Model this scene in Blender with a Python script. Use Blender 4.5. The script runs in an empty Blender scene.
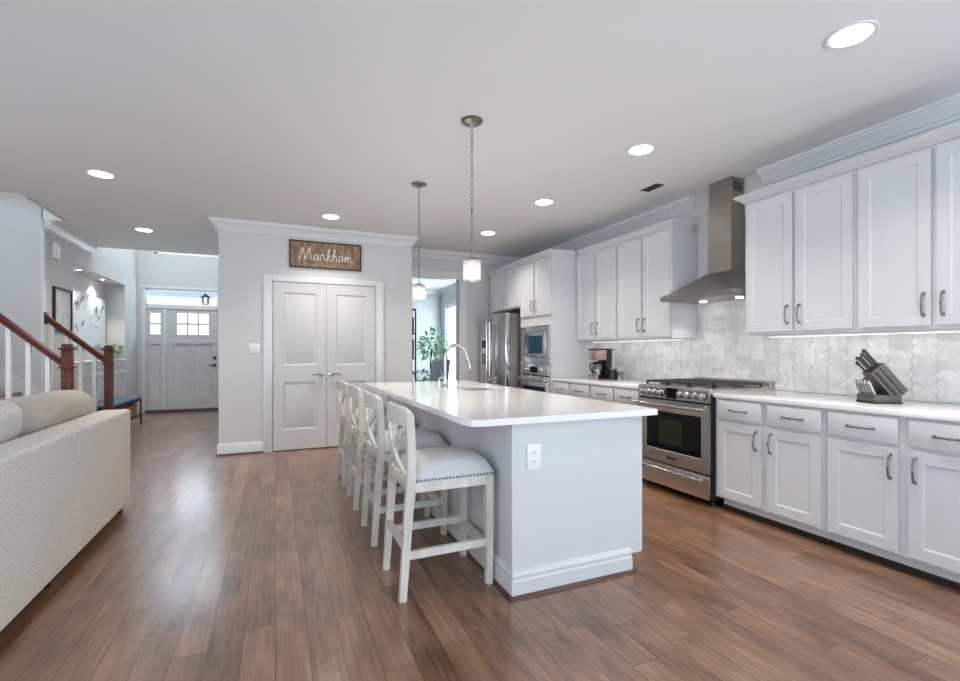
import bpy, bmesh, math, random
from mathutils import Vector, Matrix
PI = math.pi
random.seed(7)
SC = bpy.context.scene
COL = SC.collection

# ------------------------------------------------------------------ camera, world, daylight, exposure
cam = bpy.data.cameras.new('camera'); camo = bpy.data.objects.new('camera', cam); COL.objects.link(camo)
cam.sensor_width = 36; cam.lens = 36 * 475 / 960; cam.shift_y = 11.5 / 960
cam.clip_start = .05; cam.clip_end = 200
camo.location = (0, 0, 1.22)
camo.rotation_euler = (PI / 2, 0, -math.atan(204.5 / 475))
SC.camera = camo
SC.view_settings.view_transform = 'Standard'; SC.view_settings.look = 'None'
SC.view_settings.exposure = 0.34; SC.view_settings.gamma = 1.0; SC.view_settings.use_curve_mapping = False

W = bpy.data.worlds.new('world'); SC.world = W; W.use_nodes = True
bg = W.node_tree.nodes['Background']; bg.inputs[0].default_value = (.78, .88, 1, 1); bg.inputs[1].default_value = 1.3

def area(name, loc, direction, sx, sy, power, col=(1, 1, 1), spread=None, parent=None):
    l = bpy.data.lights.new(name, 'AREA'); l.shape = 'RECTANGLE'; l.size = sx; l.size_y = sy
    l.energy = power; l.color = col
    if spread: l.spread = spread
    o = bpy.data.objects.new(name, l); COL.objects.link(o); o.location = loc
    o.rotation_euler = Vector(direction).to_track_quat('-Z', 'Y').to_euler()
    if parent: o.parent = parent
    return o
DAY = (.77, .885, 1.0)
# daylight through the living-room windows behind the camera and to its left
for x in (-2.9, -.6, 1.7):
    area('daylight', (x, -3.25, 1.45), (0, 1, 1.6), 1.7, 1.9, 63, DAY)
for y in (.2, 3.0):
    area('daylight', (-5.85, y, 1.45), (1, 0, .8), 1.7, 1.9, 56, DAY)
area('daylight', (3.86, -1.75, 1.45), (-1, .2, .5), 1.7, 1.9, 112, DAY)                  # unseen lamp added before the solid kitchen wall to light the sofa back
area('daylight', (-1.55, 11.75, 3.9), (0, -1, -.35), 2.4, 2.0, 60, (.72, .87, 1))      # for the unseen window added high over the front door to light the foyer
area('daylight', (-5.6, 6.64, 4.0), (1, 0, -.25), .8, 1.2, 30, DAY)                    # unseen lamp added upstairs to brighten the dark stairwell, no window there
area('daylight', (-1.55, 8.9, 4.3), (0, 1, -.5), 1.5, 1.0, 36, (.86, .94, 1))            # unseen fill added at the closed upper wall to brighten the front wall
area('daylight', (-1.6, 11.75, 1.9), (0, -1, -.1), 1.3, .9, 26, (.72, .87, 1))          # door glass
area('daylight', (4.15, 10.35, 1.4), (-1, 0, -.05), 2.2, 1.9, 125, (.72, .87, 1))       # dining-room windows

# ------------------------------------------------------------------ materials
def nodes(m): return m.node_tree.nodes, m.node_tree.links
def mat(name, col, rough=.5, metal=0, bump=None, spec=None, coat=0, emit=None, estr=0, trans=0, var=None, aniso=0):
    m = bpy.data.materials.new(name); m.use_nodes = True
    N, L = nodes(m); b = N['Principled BSDF']
    b.inputs['Base Color'].default_value = (*col, 1); b.inputs['Roughness'].default_value = rough
    b.inputs['Metallic'].default_value = metal
    if spec is not None: b.inputs['Specular IOR Level'].default_value = spec
    if coat: b.inputs['Coat Weight'].default_value = coat; b.inputs['Coat Roughness'].default_value = .1
    if trans: b.inputs['Transmission Weight'].default_value = trans
    if aniso: b.inputs['Anisotropic'].default_value = aniso
    if emit: b.inputs['Emission Color'].default_value = (*emit, 1); b.inputs['Emission Strength'].default_value = estr
    tc = N.new('ShaderNodeTexCoord')
    if var:   # (scale xyz, amount, second colour)
        mp = N.new('ShaderNodeMapping'); mp.inputs['Scale'].default_value = var[0]
        nz = N.new('ShaderNodeTexNoise'); nz.inputs['Scale'].default_value = 1; nz.inputs['Detail'].default_value = 5
        mx = N.new('ShaderNodeMix'); mx.data_type = 'RGBA'
        mr = N.new('ShaderNodeMapRange'); mr.inputs[1].default_value = .35; mr.inputs[2].default_value = .65
        mr.inputs[4].default_value = var[1]
        L.new(tc.outputs['Object'], mp.inputs[0]); L.new(mp.outputs[0], nz.inputs[0]); L.new(nz.outputs[0], mr.inputs[0])
        L.new(mr.outputs[0], mx.inputs[0]); mx.inputs[6].default_value = (*col, 1); mx.inputs[7].default_value = (*var[2], 1)
        L.new(mx.outputs[2], b.inputs['Base Color'])
    if bump:  # (scale xyz, strength)
        mp = N.new('ShaderNodeMapping'); mp.inputs['Scale'].default_value = bump[0]
        nz = N.new('ShaderNodeTexNoise'); nz.inputs['Scale'].default_value = 1; nz.inputs['Detail'].default_value = 3
        bp = N.new('ShaderNodeBump'); bp.inputs['Strength'].default_value = bump[1]; bp.inputs['Distance'].default_value = .01
        L.new(tc.outputs['Object'], mp.inputs[0]); L.new(mp.outputs[0], nz.inputs[0])
        L.new(nz.outputs[0], bp.inputs['Height']); L.new(bp.outputs[0], b.inputs['Normal'])
    return m

M = {}
M['wall'] = mat('wall paint', (.66, .655, .645), .75, bump=((60,) * 3, .03))
M['ceil'] = mat('ceiling paint', (.83, .84, .85), .85, bump=((80,) * 3, .04))
M['trim'] = mat('trim paint', (.76, .76, .76), .35)
M['cab'] = mat('cabinet paint', (.65, .66, .68), .38)
M['door'] = mat('door paint', (.64, .635, .635), .5)
M['steel'] = mat('stainless steel', (.54, .505, .475), .3, 1, bump=((3, 3, 260), .03), var=((2, 2, 90), .5, (.46, .43, .40)))
M['steelv'] = mat('stainless steel upright grain', (.38, .345, .31), .33, 1, bump=((200, 200, 3), .03))
M['steelh'] = mat('hood steel with painted reflection', (.36, .325, .295), .33, 1, bump=((3, 3, 260), .03), var=((2, 2, 90), .5, (.30, .27, .245)))  # base colour darkened to imitate the dim reflections in the hood
M['steelb'] = mat('stainless steel with painted reflection', (.74, .74, .74), .24, 1, bump=((3, 3, 260), .02))  # base colour lightened to stand in for a window's reflection
M['steelf'] = mat('fridge door steel', (.62, .59, .57), .15, 1, bump=((200, 200, 3), .02))
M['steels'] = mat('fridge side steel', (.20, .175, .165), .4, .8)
M['faucet'] = mat('brushed faucet nickel', (.42, .41, .40), .22, 1)
M['chrome'] = mat('polished nickel', (.62, .61, .60), .16, 1)
M['nickel'] = mat('satin nickel', (.30, .285, .27), .3, 1)
M['dark'] = mat('black enamel', (.012, .012, .013), .3)
M['matte'] = mat('matte black', (.02, .02, .021), .55)
M['iron'] = mat('cast iron', (.05, .042, .04), .5, bump=((200,) * 3, .1))
M['glassb'] = mat('black oven glass', (.005, .005, .005), .06, spec=.22)
M['ovenin'] = mat('oven inner glass', (.022, .028, .010), .12, spec=.2)
M['mwglass'] = mat('microwave glass', (.012, .05, .085), .06)
M['quartz'] = mat('white quartz', (.92, .915, .91), .12, var=((9, 9, 9), .25, (.86, .855, .85)), coat=.5)
M['plate'] = mat('white plastic plate', (.86, .86, .86), .3)
M['slot'] = mat('socket slots', (.35, .35, .36), .5)
M['stoolwood'] = mat('distressed cream wood', (.74, .715, .655), .5, var=((22, 22, 5), .6, (.56, .50, .41)), bump=((40, 40, 6), .1))
M['stoolfab'] = mat('pale grey stool linen', (.66, .655, .66), .9, bump=((500,) * 3, .25), var=((240, 240, 240), .5, (.57, .565, .57)))
M['nail'] = mat('nail heads', (.20, .20, .24), .3, 1)
M['sofa'] = mat('oatmeal tweed', (.93, .895, .835), .95, bump=((260,) * 3, .2), var=((150, 150, 110), 1.0, (.61, .575, .52)))
M['pillow'] = mat('beige linen pillow', (.64, .58, .50), .95, bump=((380,) * 3, .4), var=((200, 200, 90), .7, (.52, .465, .395)))
M['cherry'] = mat('cherry stained wood', (.135, .030, .012), .35, spec=.3, var=((14, 14, 50), .7, (.065, .014, .007)))
M['shoe'] = mat('brown shoe moulding', (.12, .06, .04), .35, var=((6, 6, 6), .6, (.07, .035, .025)))
M['tread'] = mat('stair tread wood', (.30, .17, .10), .35, var=((4, 30, 30), .6, (.2, .1, .06)))
M['leg'] = mat('dark sofa leg', (.05, .02, .013), .35)
M['signwood'] = mat('sign wood', (.40, .25, .145), .6, var=((26, 10, 9), 1.0, (.19, .105, .055)), bump=((6, 40, 40), .2))
M['signframe'] = mat('sign frame', (.055, .035, .022), .5)
M['white'] = mat('white lettering', (.88, .87, .85), .6)
M['lens'] = mat('lamp lens', (.9, .9, .88), .5, emit=(1, .96, .88), estr=14)
M['led'] = mat('led strip', (.9, .9, .88), .5, emit=(1, .95, .85), estr=2.2)
M['bulb'] = mat('bulb', (.9, .9, .85), .4, emit=(1, .90, .72), estr=4)
M['copper'] = mat('copper steel', (.62, .42, .36), .25, 1)
M['leaf'] = mat('green leaf', (.14, .36, .12), .5, var=((20, 20, 20), .8, (.30, .50, .22)))
M['soil'] = mat('soil', (.05, .035, .025), .9)
M['bark'] = mat('bark', (.12, .08, .05), .9)
M['ceramic'] = mat('grey ceramic', (.35, .35, .36), .3)
M['blue'] = mat('slate blue cushion', (.09, .14, .20), .7, bump=((200,) * 3, .3))
M['rattan'] = mat('woven seagrass', (.50, .32, .15), .8, var=((120, 120, 60), .9, (.3, .17, .07)), bump=((120, 120, 60), .6))
M['greyfab'] = mat('grey chair fabric', (.74, .76, .83), .9, var=((60, 60, 60), .8, (.5, .52, .6)))
M['block'] = mat('knife block grey', (.115, .10, .085), .4, var=((4, 60, 4), .7, (.07, .06, .05)))
M['dkwood'] = mat('dark espresso wood', (.03, .024, .022), .4)
M['espresso'] = mat('dark stained shoe', (.018, .011, .009), .4)
M['porch'] = mat('porch ceiling', (.72, .85, .9), .7)
M['rubber'] = mat('hinge', (.5, .5, .5), .35, 1)

def glass_mat(name, tint=(1, 1, 1), gloss=.1):
    m = bpy.data.materials.new(name); m.use_nodes = True; N, L = nodes(m); N.clear()
    o = N.new('ShaderNodeOutputMaterial'); t = N.new('ShaderNodeBsdfTransparent'); t.inputs[0].default_value = (*tint, 1)
    g = N.new('ShaderNodeBsdfGlossy'); g.inputs['Roughness'].default_value = .03
    f = N.new('ShaderNodeMixShader'); f.inputs[0].default_value = gloss
    L.new(t.outputs[0], f.inputs[1]); L.new(g.outputs[0], f.inputs[2]); L.new(f.outputs[0], o.inputs[0])
    return m
def shade_mat():
    m = bpy.data.materials.new('crackled lamp glass'); m.use_nodes = True; N, L = nodes(m); N.clear()
    o = N.new('ShaderNodeOutputMaterial'); t = N.new('ShaderNodeBsdfTransparent'); d = N.new('ShaderNodeBsdfTranslucent'); g = N.new('ShaderNodeBsdfGlossy')
    d.inputs[0].default_value = (.95, .94, .92, 1); g.inputs['Roughness'].default_value = .08
    tc = N.new('ShaderNodeTexCoord'); v = N.new('ShaderNodeTexVoronoi'); v.feature = 'DISTANCE_TO_EDGE'; v.inputs['Scale'].default_value = 55; L.new(tc.outputs['Object'], v.inputs[0])
    r = N.new('ShaderNodeMapRange'); r.inputs[1].default_value = 0; r.inputs[2].default_value = .25; r.inputs[3].default_value = .75; r.inputs[4].default_value = .3; L.new(v.outputs[0], r.inputs[0])
    a = N.new('ShaderNodeMixShader'); b = N.new('ShaderNodeMixShader'); b.inputs[0].default_value = .12
    L.new(r.outputs[0], a.inputs[0]); L.new(t.outputs[0], a.inputs[1]); L.new(d.outputs[0], a.inputs[2]); L.new(a.outputs[0], b.inputs[1]); L.new(g.outputs[0], b.inputs[2]); L.new(b.outputs[0], o.inputs[0])
    return m
M['glass'] = glass_mat('window glass', (.95, .98, 1))
M['shade'] = shade_mat()
M['carafe'] = glass_mat('carafe glass', (.7, .7, .7), .2)

def floor_mat():
    m = bpy.data.materials.new('hickory plank floor'); m.use_nodes = True; N, L = nodes(m); b = N['Principled BSDF']
    def math_(op, a, c=None):
        n = N.new('ShaderNodeMath'); n.operation = op
        for i, v in enumerate((a, c)):
            if v is None: continue
            if hasattr(v, 'links'): L.new(v, n.inputs[i])
            else: n.inputs[i].default_value = v
        return n.outputs[0]
    g = N.new('ShaderNodeNewGeometry'); sp = N.new('ShaderNodeSeparateXYZ'); L.new(g.outputs['Position'], sp.inputs[0])
    PW, PL = .127, 1.25
    fx = math_('DIVIDE', sp.outputs[0], PW); row = math_('FLOOR', fx); tx = math_('FRACT', fx)
    wn = N.new('ShaderNodeTexWhiteNoise'); wn.noise_dimensions = '1D'; L.new(row, wn.inputs['W'])
    fy = math_('ADD', math_('DIVIDE', sp.outputs[1], PL), math_('MULTIPLY', wn.outputs[0], 7.0))
    cl = math_('FLOOR', fy); ty = math_('FRACT', fy)
    cb = N.new('ShaderNodeCombineXYZ'); L.new(row, cb.inputs[0]); L.new(cl, cb.inputs[1])
    w2 = N.new('ShaderNodeTexWhiteNoise'); w2.noise_dimensions = '3D'; L.new(cb.outputs[0], w2.inputs[0])
    # grain, stretched along the plank and shifted per plank
    off = N.new('ShaderNodeVectorMath'); off.operation = 'MULTIPLY_ADD'
    L.new(w2.outputs[1], off.inputs[0]); off.inputs[1].default_value = (17, 31, 9); L.new(g.outputs['Position'], off.inputs[2])
    def noise(scale, detail):
        mp = N.new('ShaderNodeMapping'); mp.inputs['Scale'].default_value = scale; L.new(off.outputs[0], mp.inputs[0])
        n = N.new('ShaderNodeTexNoise'); n.inputs['Scale'].default_value = 1; n.inputs['Detail'].default_value = detail
        n.inputs['Distortion'].default_value = .25
        L.new(mp.outputs[0], n.inputs[0]); return n.outputs[0]
    fine = noise((70, 3.5, 5), 6); blot = noise((9, 3.2, 5), 4)
    r1 = N.new('ShaderNodeValToRGB'); e = r1.color_ramp.elements
    e[0].position = .0; e[0].color = (.088, .035, .017, 1); e[1].position = 1; e[1].color = (.375, .208, .120, 1)
    a = e.new(.5); a.color = (.228, .108, .057, 1)
    mixv = math_('ADD', math_('MULTIPLY', w2.outputs[0], .36), math_('ADD', math_('MULTIPLY', math_('SUBTRACT', fine, .5), 1.05), math_('MULTIPLY', math_('SUBTRACT', blot, .5), 1.2)))
    mixv = math_('ADD', mixv, .30)
    L.new(mixv, r1.inputs[0])
    # joints
    ex = math_('MINIMUM', tx, math_('SUBTRACT', 1.0, tx)); ey = math_('MINIMUM', ty, math_('SUBTRACT', 1.0, ty))
    jx = math_('LESS_THAN', ex, .014); jy = math_('LESS_THAN', ey, .0016); j = math_('MAXIMUM', jx, jy)
    mx = N.new('ShaderNodeMix'); mx.data_type = 'RGBA'; L.new(math_('MULTIPLY', j, .85), mx.inputs[0]); L.new(r1.outputs[0], mx.inputs[6]); mx.inputs[7].default_value = (.05, .025, .016, 1)
    L.new(mx.outputs[2], b.inputs['Base Color'])
    L.new(math_('ADD', .28, math_('MULTIPLY', blot, .12)), b.inputs['Roughness'])
    bp = N.new('ShaderNodeBump'); bp.inputs['Strength'].default_value = .25; bp.inputs['Distance'].default_value = .003
    L.new(math_('MULTIPLY', j, -1.0), bp.inputs['Height']); L.new(bp.outputs[0], b.inputs['Normal'])
    b.inputs['Specular IOR Level'].default_value = .6; b.inputs['Coat Weight'].default_value = .6; b.inputs['Coat IOR'].default_value = 1.7; b.inputs['Coat Roughness'].default_value = .19
    return m
M['floor'] = floor_mat()

def tile_mat():
    m = bpy.data.materials.new('marble picket tile'); m.use_nodes = True; N, L = nodes(m); b = N['Principled BSDF']
    at = N.new('ShaderNodeAttribute'); at.attribute_name = 'tone'
    tc = N.new('ShaderNodeTexCoord'); nz = N.new('ShaderNodeTexNoise'); nz.inputs['Scale'].default_value = 11; nz.inputs['Detail'].default_value = 6; nz.inputs['Distortion'].default_value = 1.2
    L.new(tc.outputs['Object'], nz.inputs[0])
    mr = N.new('ShaderNodeMapRange'); mr.inputs[1].default_value = .3; mr.inputs[2].default_value = .7; mr.inputs[3].default_value = .86; mr.inputs[4].default_value = 1.08
    L.new(nz.outputs[0], mr.inputs[0])
    v = N.new('ShaderNodeVectorMath'); v.operation = 'SCALE'; L.new(at.outputs['Color'], v.inputs[0]); L.new(mr.outputs[0], v.inputs['Scale'])
    L.new(v.outputs[0], b.inputs['Base Color']); b.inputs['Roughness'].default_value = .25
    return m
M['tile'] = tile_mat()
M['grout'] = mat('grout', (.74, .735, .72), .8)

def art_mat(name, base, ink, scale, lo, hi):
    m = bpy.data.materials.new(name); m.use_nodes = True; N, L = nodes(m); b = N['Principled BSDF']
    tc = N.new('ShaderNodeTexCoord'); nz = N.new('ShaderNodeTexNoise'); nz.inputs['Scale'].default_value = scale
    nz.inputs['Detail'].default_value = 7; nz.inputs['Distortion'].default_value = 1.5
    L.new(tc.outputs['Object'], nz.inputs[0]); r = N.new('ShaderNodeValToRGB'); L.new(nz.outputs[0], r.inputs[0])
    e = r.color_ramp.elements; e[0].position = lo; e[0].color = (*base, 1); e[1].position = hi; e[1].color = (*ink, 1)
    L.new(r.outputs[0], b.inputs['Base Color']); b.inputs['Roughness'].default_value = .7
    return m
M['art'] = art_mat('ink wash canvas', (.78, .79, .83), (.10, .11, .17), 3.3, .53, .66)
M['art2'] = art_mat('sketch print', (.74, .75, .77), (.42, .42, .46), 5, .5, .72)

# ------------------------------------------------------------------ mesh helpers
class MB:
    def __init__(s): s.bm = bmesh.new()
    def box(s, x0, x1, y0, y1, z0, z1, bev=0, seg=2):
        vs = [s.bm.verts.new((x, y, z)) for z in (z0, z1) for y in (y0, y1) for x in (x0, x1)]
        fs = [s.bm.faces.new([vs[i] for i in q]) for q in ((0, 2, 3, 1), (4, 5, 7, 6), (0, 1, 5, 4), (2, 6, 7, 3), (0, 4, 6, 2), (1, 3, 7, 5))]
        if bev:
            es = {e for f in fs for e in f.edges}
            bmesh.ops.bevel(s.bm, geom=list(es), offset=bev, segments=seg, affect='EDGES', profile=.5)
        return s
    def quadbox(s, b, t):
        """frustum from four bottom and four top points"""
        v = [s.bm.verts.new(p) for p in (*b, *t)]
        for q in ((3, 2, 1, 0), (4, 5, 6, 7), (0, 1, 5, 4), (1, 2, 6, 5), (2, 3, 7, 6), (3, 0, 4, 7)): s.bm.faces.new([v[i] for i in q])
        return s
    def prism(s, pts, ax, a, b):
        """polygon pts (u,v) extruded along axis ax from a to b"""
        def P(u, v, w): return {'x': (w, u, v), 'y': (u, w, v), 'z': (u, v, w)}[ax]
        A = [s.bm.verts.new(P(u, v, a)) for u, v in pts]; Bv = [s.bm.verts.new(P(u, v, b)) for u, v in pts]
        s.bm.faces.new(A); s.bm.faces.new(Bv[::-1]); n = len(pts)
        for i in range(n): s.bm.faces.new([A[i], Bv[i], Bv[(i + 1) % n], A[(i + 1) % n]])
        return s
    def tube(s, pts, r, n=10, closed=False, flat=None):
        pts = [Vector(p) for p in pts]; m = len(pts); rings = []; up = None
        for i, p in enumerate(pts):
            if closed: t = (pts[(i + 1) % m] - pts[i - 1]).normalized()
            else: t = (pts[min(i + 1, m - 1)] - pts[max(i - 1, 0)]).normalized()
            if up is None:
                up = Vector((0, 0, 1)) if abs(t.z) < .9 else Vector((1, 0, 0))
            up = (up - t * up.dot(t)).normalized(); sd = t.cross(up)
            rr = r[i] if isinstance(r, (list, tuple)) else r
            f = flat if flat else 1
            rings.append([s.bm.verts.new(p + (up * math.cos(2 * PI * k / n) * f + sd * math.sin(2 * PI * k / n)) * rr) for k in range(n)])
        for i in range(m if closed else m - 1):
            a, b = rings[i], rings[(i + 1) % m]
            for k in range(n): s.bm.faces.new([a[k], a[(k + 1) % n], b[(k + 1) % n], b[k]])
        if not closed: s.bm.faces.new(rings[0][::-1]); s.bm.faces.new(rings[-1])
        return s
    def bar(s, p, q, w, h, up=(0, 0, 1), bev=0):
        """rectangular bar from p to q; w across, h along up"""
        p, q = Vector(p), Vector(q); t = (q - p).normalized(); u = Vector(up); u = (u - t * u.dot(t)).normalized(); sd = t.cross(u)
        c = [(-w / 2, -h / 2), (w / 2, -h / 2), (w / 2, h / 2), (-w / 2, h / 2)]
        s.quadbox([p + sd * a + u * b for a, b in c], [q + sd * a + u * b for a, b in c]); return s
    def cyl(s, p, q, r, n=20): return s.tube([p, q], r, n)
    def lathe(s, prof, c=(0, 0, 0), n=24, axis='z'):
        rings = []
        for r, h in prof:
            ring = []
            for k in range(n):
                a = 2 * PI * k / n; u, v = r * math.cos(a), r * math.sin(a)
                o = {'z': (u, v, h), 'y': (u, h, v), 'x': (h, u, v)}[axis]
                ring.append(s.bm.verts.new((c[0] + o[0], c[1] + o[1], c[2] + o[2])))
            rings.append(ring)
        for a, b in zip(rings, rings[1:]):
            for k in range(n): s.bm.faces.new([a[k], a[(k + 1) % n], b[(k + 1) % n], b[k]])
        s.bm.faces.new(rings[0][::-1]); s.bm.faces.new(rings[-1]); return s
    def ball(s, c, r, u=8, v=6, sc=(1, 1, 1)):
        bmesh.ops.create_uvsphere(s.bm, u_segments=u, v_segments=v, radius=r, matrix=Matrix.Translation(c) @ Matrix.Diagonal((*sc, 1))); return s
    def panel(s, x0, x1, z0, z1, y, t=.02, rails=.06, rec=.009, edge=.006, splits=None, raised=0):
        """slab facing -y at depth y with recessed panels; splits = [(x0,x1,z0,z1), ...] of the recesses"""
        if splits is None: splits = [(x0 + rails, x1 - rails, z0 + rails, z1 - rails)]
        xs = sorted({x0, x1, *[v for q in splits for v in q[:2]]}); zs = sorted({z0, z1, *[v for q in splits for v in q[2:]]})
        V = {}
        def vv(x, yy, z):
            k = (round(x, 5), round(yy, 5), round(z, 5))
            if k not in V: V[k] = s.bm.verts.new((x, yy, z))
            return V[k]
        for i in range(len(xs) - 1):
            for j in range(len(zs) - 1):
                a, b, c, d = xs[i], xs[i + 1], zs[j], zs[j + 1]
                if any(q[0] - 1e-6 <= a and b <= q[1] + 1e-6 and q[2] - 1e-6 <= c and d <= q[3] + 1e-6 for q in splits): continue
                s.bm.faces.new([vv(a, y, c), vv(b, y, c), vv(b, y, d), vv(a, y, d)])
        for a, b, c, d in splits:
            o = [(a, c), (b, c), (b, d), (a, d)]; levels = [(0, y), (edge, y + rec)]
            if raised: levels += [(edge + .018, y + rec), (edge + .034, y + rec - raised)]
            rings = [[(a + e, yy, c + e), (b - e, yy, c + e), (b - e, yy, d - e), (a + e, yy, d - e)] for e, yy in levels]
            for r0, r1 in zip(rings, rings[1:]):
                for k in range(4): s.bm.faces.new([vv(*r0[k]), vv(*r0[(k + 1) % 4]), vv(*r1[(k + 1) % 4]), vv(*r1[k])])
            s.bm.faces.new([vv(*p) for p in rings[-1]])
        # sides, as split along the grid, and back
        def strip(pts):
            for p, q in zip(pts, pts[1:]): s.bm.faces.new([vv(p[0], y, p[1]), vv(p[0], y + t, p[1]), vv(q[0], y + t, q[1]), vv(q[0], y, q[1])])
        strip([(x, z0) for x in xs]); strip([(x1, z) for z in zs]); strip([(x, z1) for x in xs[::-1]]); strip([(x0, z) for z in zs[::-1]])
        s.bm.faces.new([vv(x, y + t, z0) for x in xs[:-1]] + [vv(x1, y + t, z) for z in zs[:-1]] + [vv(x, y + t, z1) for x in xs[:0:-1]] + [vv(x0, y + t, z) for z in zs[:0:-1]])
        return s
    def sweep(s, path, prof, z, side=1):
        """profile (out, up) swept along a plan polyline with mitred corners; side=1: out is to the left of travel"""
        P = [Vector(p) for p in path]; rows = []
        for i, p in enumerate(P):
            d0 = (P[i] - P[i - 1]).normalized() if i else None; d1 = (P[i + 1] - P[i]).normalized() if i < len(P) - 1 else None
            n0 = Vector((-d0.y, d0.x)) * side if d0 else None; n1 = Vector((-d1.y, d1.x)) * side if d1 else None
            if n0 is None: m = n1
            elif n1 is None: m = n0
            else: m = (n0 + n1) / (1 + n0.dot(n1))
            rows.append([s.bm.verts.new((p.x + m.x * o, p.y + m.y * o, z + u)) for o, u in prof])
        k = len(prof)
        for a, b in zip(rows, rows[1:]):
            for i in range(k): s.bm.faces.new([a[i], a[(i + 1) % k], b[(i + 1) % k], b[i]])
        s.bm.faces.new(rows[0]); s.bm.faces.new(rows[-1][::-1]); return s
    def pillow(s, sx, sy, sz, M4=None, n=10, pw=.45, crease=0, seed=0):
        """stuffed cushion sx by sz, thickness sy (local y), transformed by M4"""
        rnd = random.Random(seed); ph = [rnd.uniform(0, 6) for _ in range(6)]
        F = []
        for sgn in (-1, 1):
            g = []
            for i in range(n + 1):
                r = []
                for j in range(n + 1):
                    u, v = -1 + 2 * i / n, -1 + 2 * j / n
                    th = max(0, (1 - u ** 4) * (1 - v ** 4)) ** pw
                    pin = 1 - .06 * (abs(u) * abs(v)) ** 2
                    w = crease * (math.sin(5 * u + ph[0] + 2 * v) + .6 * math.sin(9 * v + ph[1]) * math.cos(4 * u + ph[2])) * th
                    edge_in = 1 - .05 * (1 - abs(u) ** 2) * (abs(v) ** 6) - .03 * (1 - abs(v) ** 2) * (abs(u) ** 6)
                    r.append(Vector((u * sx / 2 * pin * edge_in, sgn * (th * sy / 2 + w) if 0 < i < n and 0 < j < n else 0, v * sz / 2 * pin * edge_in)))
                g.append(r)
            F.append(g)
        V = {}
        def vv(p):
            q = M4 @ p if M4 else p; k = (round(q.x, 5), round(q.y, 5), round(q.z, 5))
            if k not in V: V[k] = s.bm.verts.new(q)
            return V[k]
        for g, sgn in zip(F, (-1, 1)):
            for i in range(n):
                for j in range(n):
                    q = [vv(g[i][j]), vv(g[i + 1][j]), vv(g[i + 1][j + 1]), vv(g[i][j + 1])]
                    q = q if sgn < 0 else q[::-1]
                    if len(set(q)) == 4:
                        try: s.bm.faces.new(q)
                        except ValueError: pass
        return s
    def build(s, name, m, parent=None, loc=None, rotz=0, sub=0, ang=.6, recalc=True):
        bm = s.bm
        if recalc: bmesh.ops.recalc_face_normals(bm, faces=bm.faces[:])
        for f in bm.faces: f.smooth = True
        for e in bm.edges:
            if len(e.link_faces) == 2 and e.calc_face_angle(0) > ang: e.smooth = False
        me = bpy.data.meshes.new(name); bm.to_mesh(me); bm.free(); me.materials.append(M[m])
        o = bpy.data.objects.new(name, me); COL.objects.link(o)
        if loc: o.location = loc
        o.rotation_euler.z = rotz
        if parent: o.parent = parent
        if sub:
            md = o.modifiers.new('smooth', 'SUBSURF'); md.levels = sub; md.render_levels = sub
        return o

def thing(name, label, cat, loc=(0, 0, 0), rotz=0, group=None):
    o = bpy.data.objects.new(name, None); COL.objects.link(o); o.empty_display_size = .1
    o.location = loc; o.rotation_euler.z = rotz; tag(o, label, cat, group); return o
def tag(o, label, cat, group=None):
    o['label'] = label; o['category'] = cat
    if group: o['group'] = group
    return o
def st(o, label=None):
    o['kind'] = 'structure'
    if label: o['label'] = label
    return o
def struct(name, mb, m, parent=None, label=None, **k):
    o = mb.build(name, m, parent, **k)
    return st(o, label) if parent is None else o
def copy_tree(o, parent=None):
    c = o.copy(); COL.objects.link(c)
    if parent: c.parent = parent
    for ch in [x for x in bpy.data.objects if x.parent == o]: copy_tree(ch, c)
    return c
def spline(pts, k=8):
    pts = [Vector(p) for p in pts]; out = []
    for i in range(len(pts) - 1):
        p0, p1, p2, p3 = pts[max(i - 1, 0)], pts[i], pts[i + 1], pts[min(i + 2, len(pts) - 1)]
        for j in range(k):
            t = j / k
            out.append(.5 * ((2 * p1) + (-p0 + p2) * t + (2 * p0 - 5 * p1 + 4 * p2 - p3) * t * t + (-p0 + 3 * p1 - 3 * p2 + p3) * t ** 3))
    out.append(pts[-1]); return out

# ------------------------------------------------------------------ the setting
XW, YP, YB, YF, ZC = 3.88, 6.35, 7.04, 11.35, 2.78       # kitchen wall, pantry front, back wall, front wall, ceiling
PX0, PX1 = -.614, 1.714                                    # pantry block
FX = -2.51                                                 # foyer side wall
SX, SY0, SY1 = -2.30, 6.13, 7.15                           # stair opening in the ceiling
XL, YR, ZU = -5.8, -3.2, 5.3

struct('floor', MB().box(XL - .2, 4.1, YR - .2, 13.5, -.1, 0), 'floor', label='reddish brown hickory plank floor')
c = MB()
c.box(XL, XW, YR, SY0, ZC, ZC + .32).box(SX, XW, SY0, SY1, ZC, ZC + .32).box(FX - .01, XW, SY1, 8.75, ZC, ZC + .32)
c.box(PX0, XW, 8.75, 11.6, ZC, ZC + .32)
struct('ceiling', c, 'ceil', label='flat off-white ceiling')
struct('ceiling_upper', MB().box(XL, XW, 5.5, 11.6, ZU, ZU + .1), 'ceil')
struct('wall_kitchen', MB().box(XW, XW + .2, YR, 9.35, 0, ZC).box(XW, XW + .2, 9.35, 11.6, 0, .42).box(XW, XW + .2, 9.35, 11.6, 2.36, ZC)
       .box(XW, XW + .2, 10.3, 10.42, .42, 2.36).box(XW, XW + .2, 11.2, 11.6, .42, 2.36), 'wall')
struct('wall_pantry', MB().box(PX0, PX1, YP, YP + .12, 0, ZC + .0).box(PX0, PX0 + .12, YP + .12, 11.6, 0, ZU).box(PX1 - .12, PX1, YP + .12, YB + .12, 0, ZC), 'wall')
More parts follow.
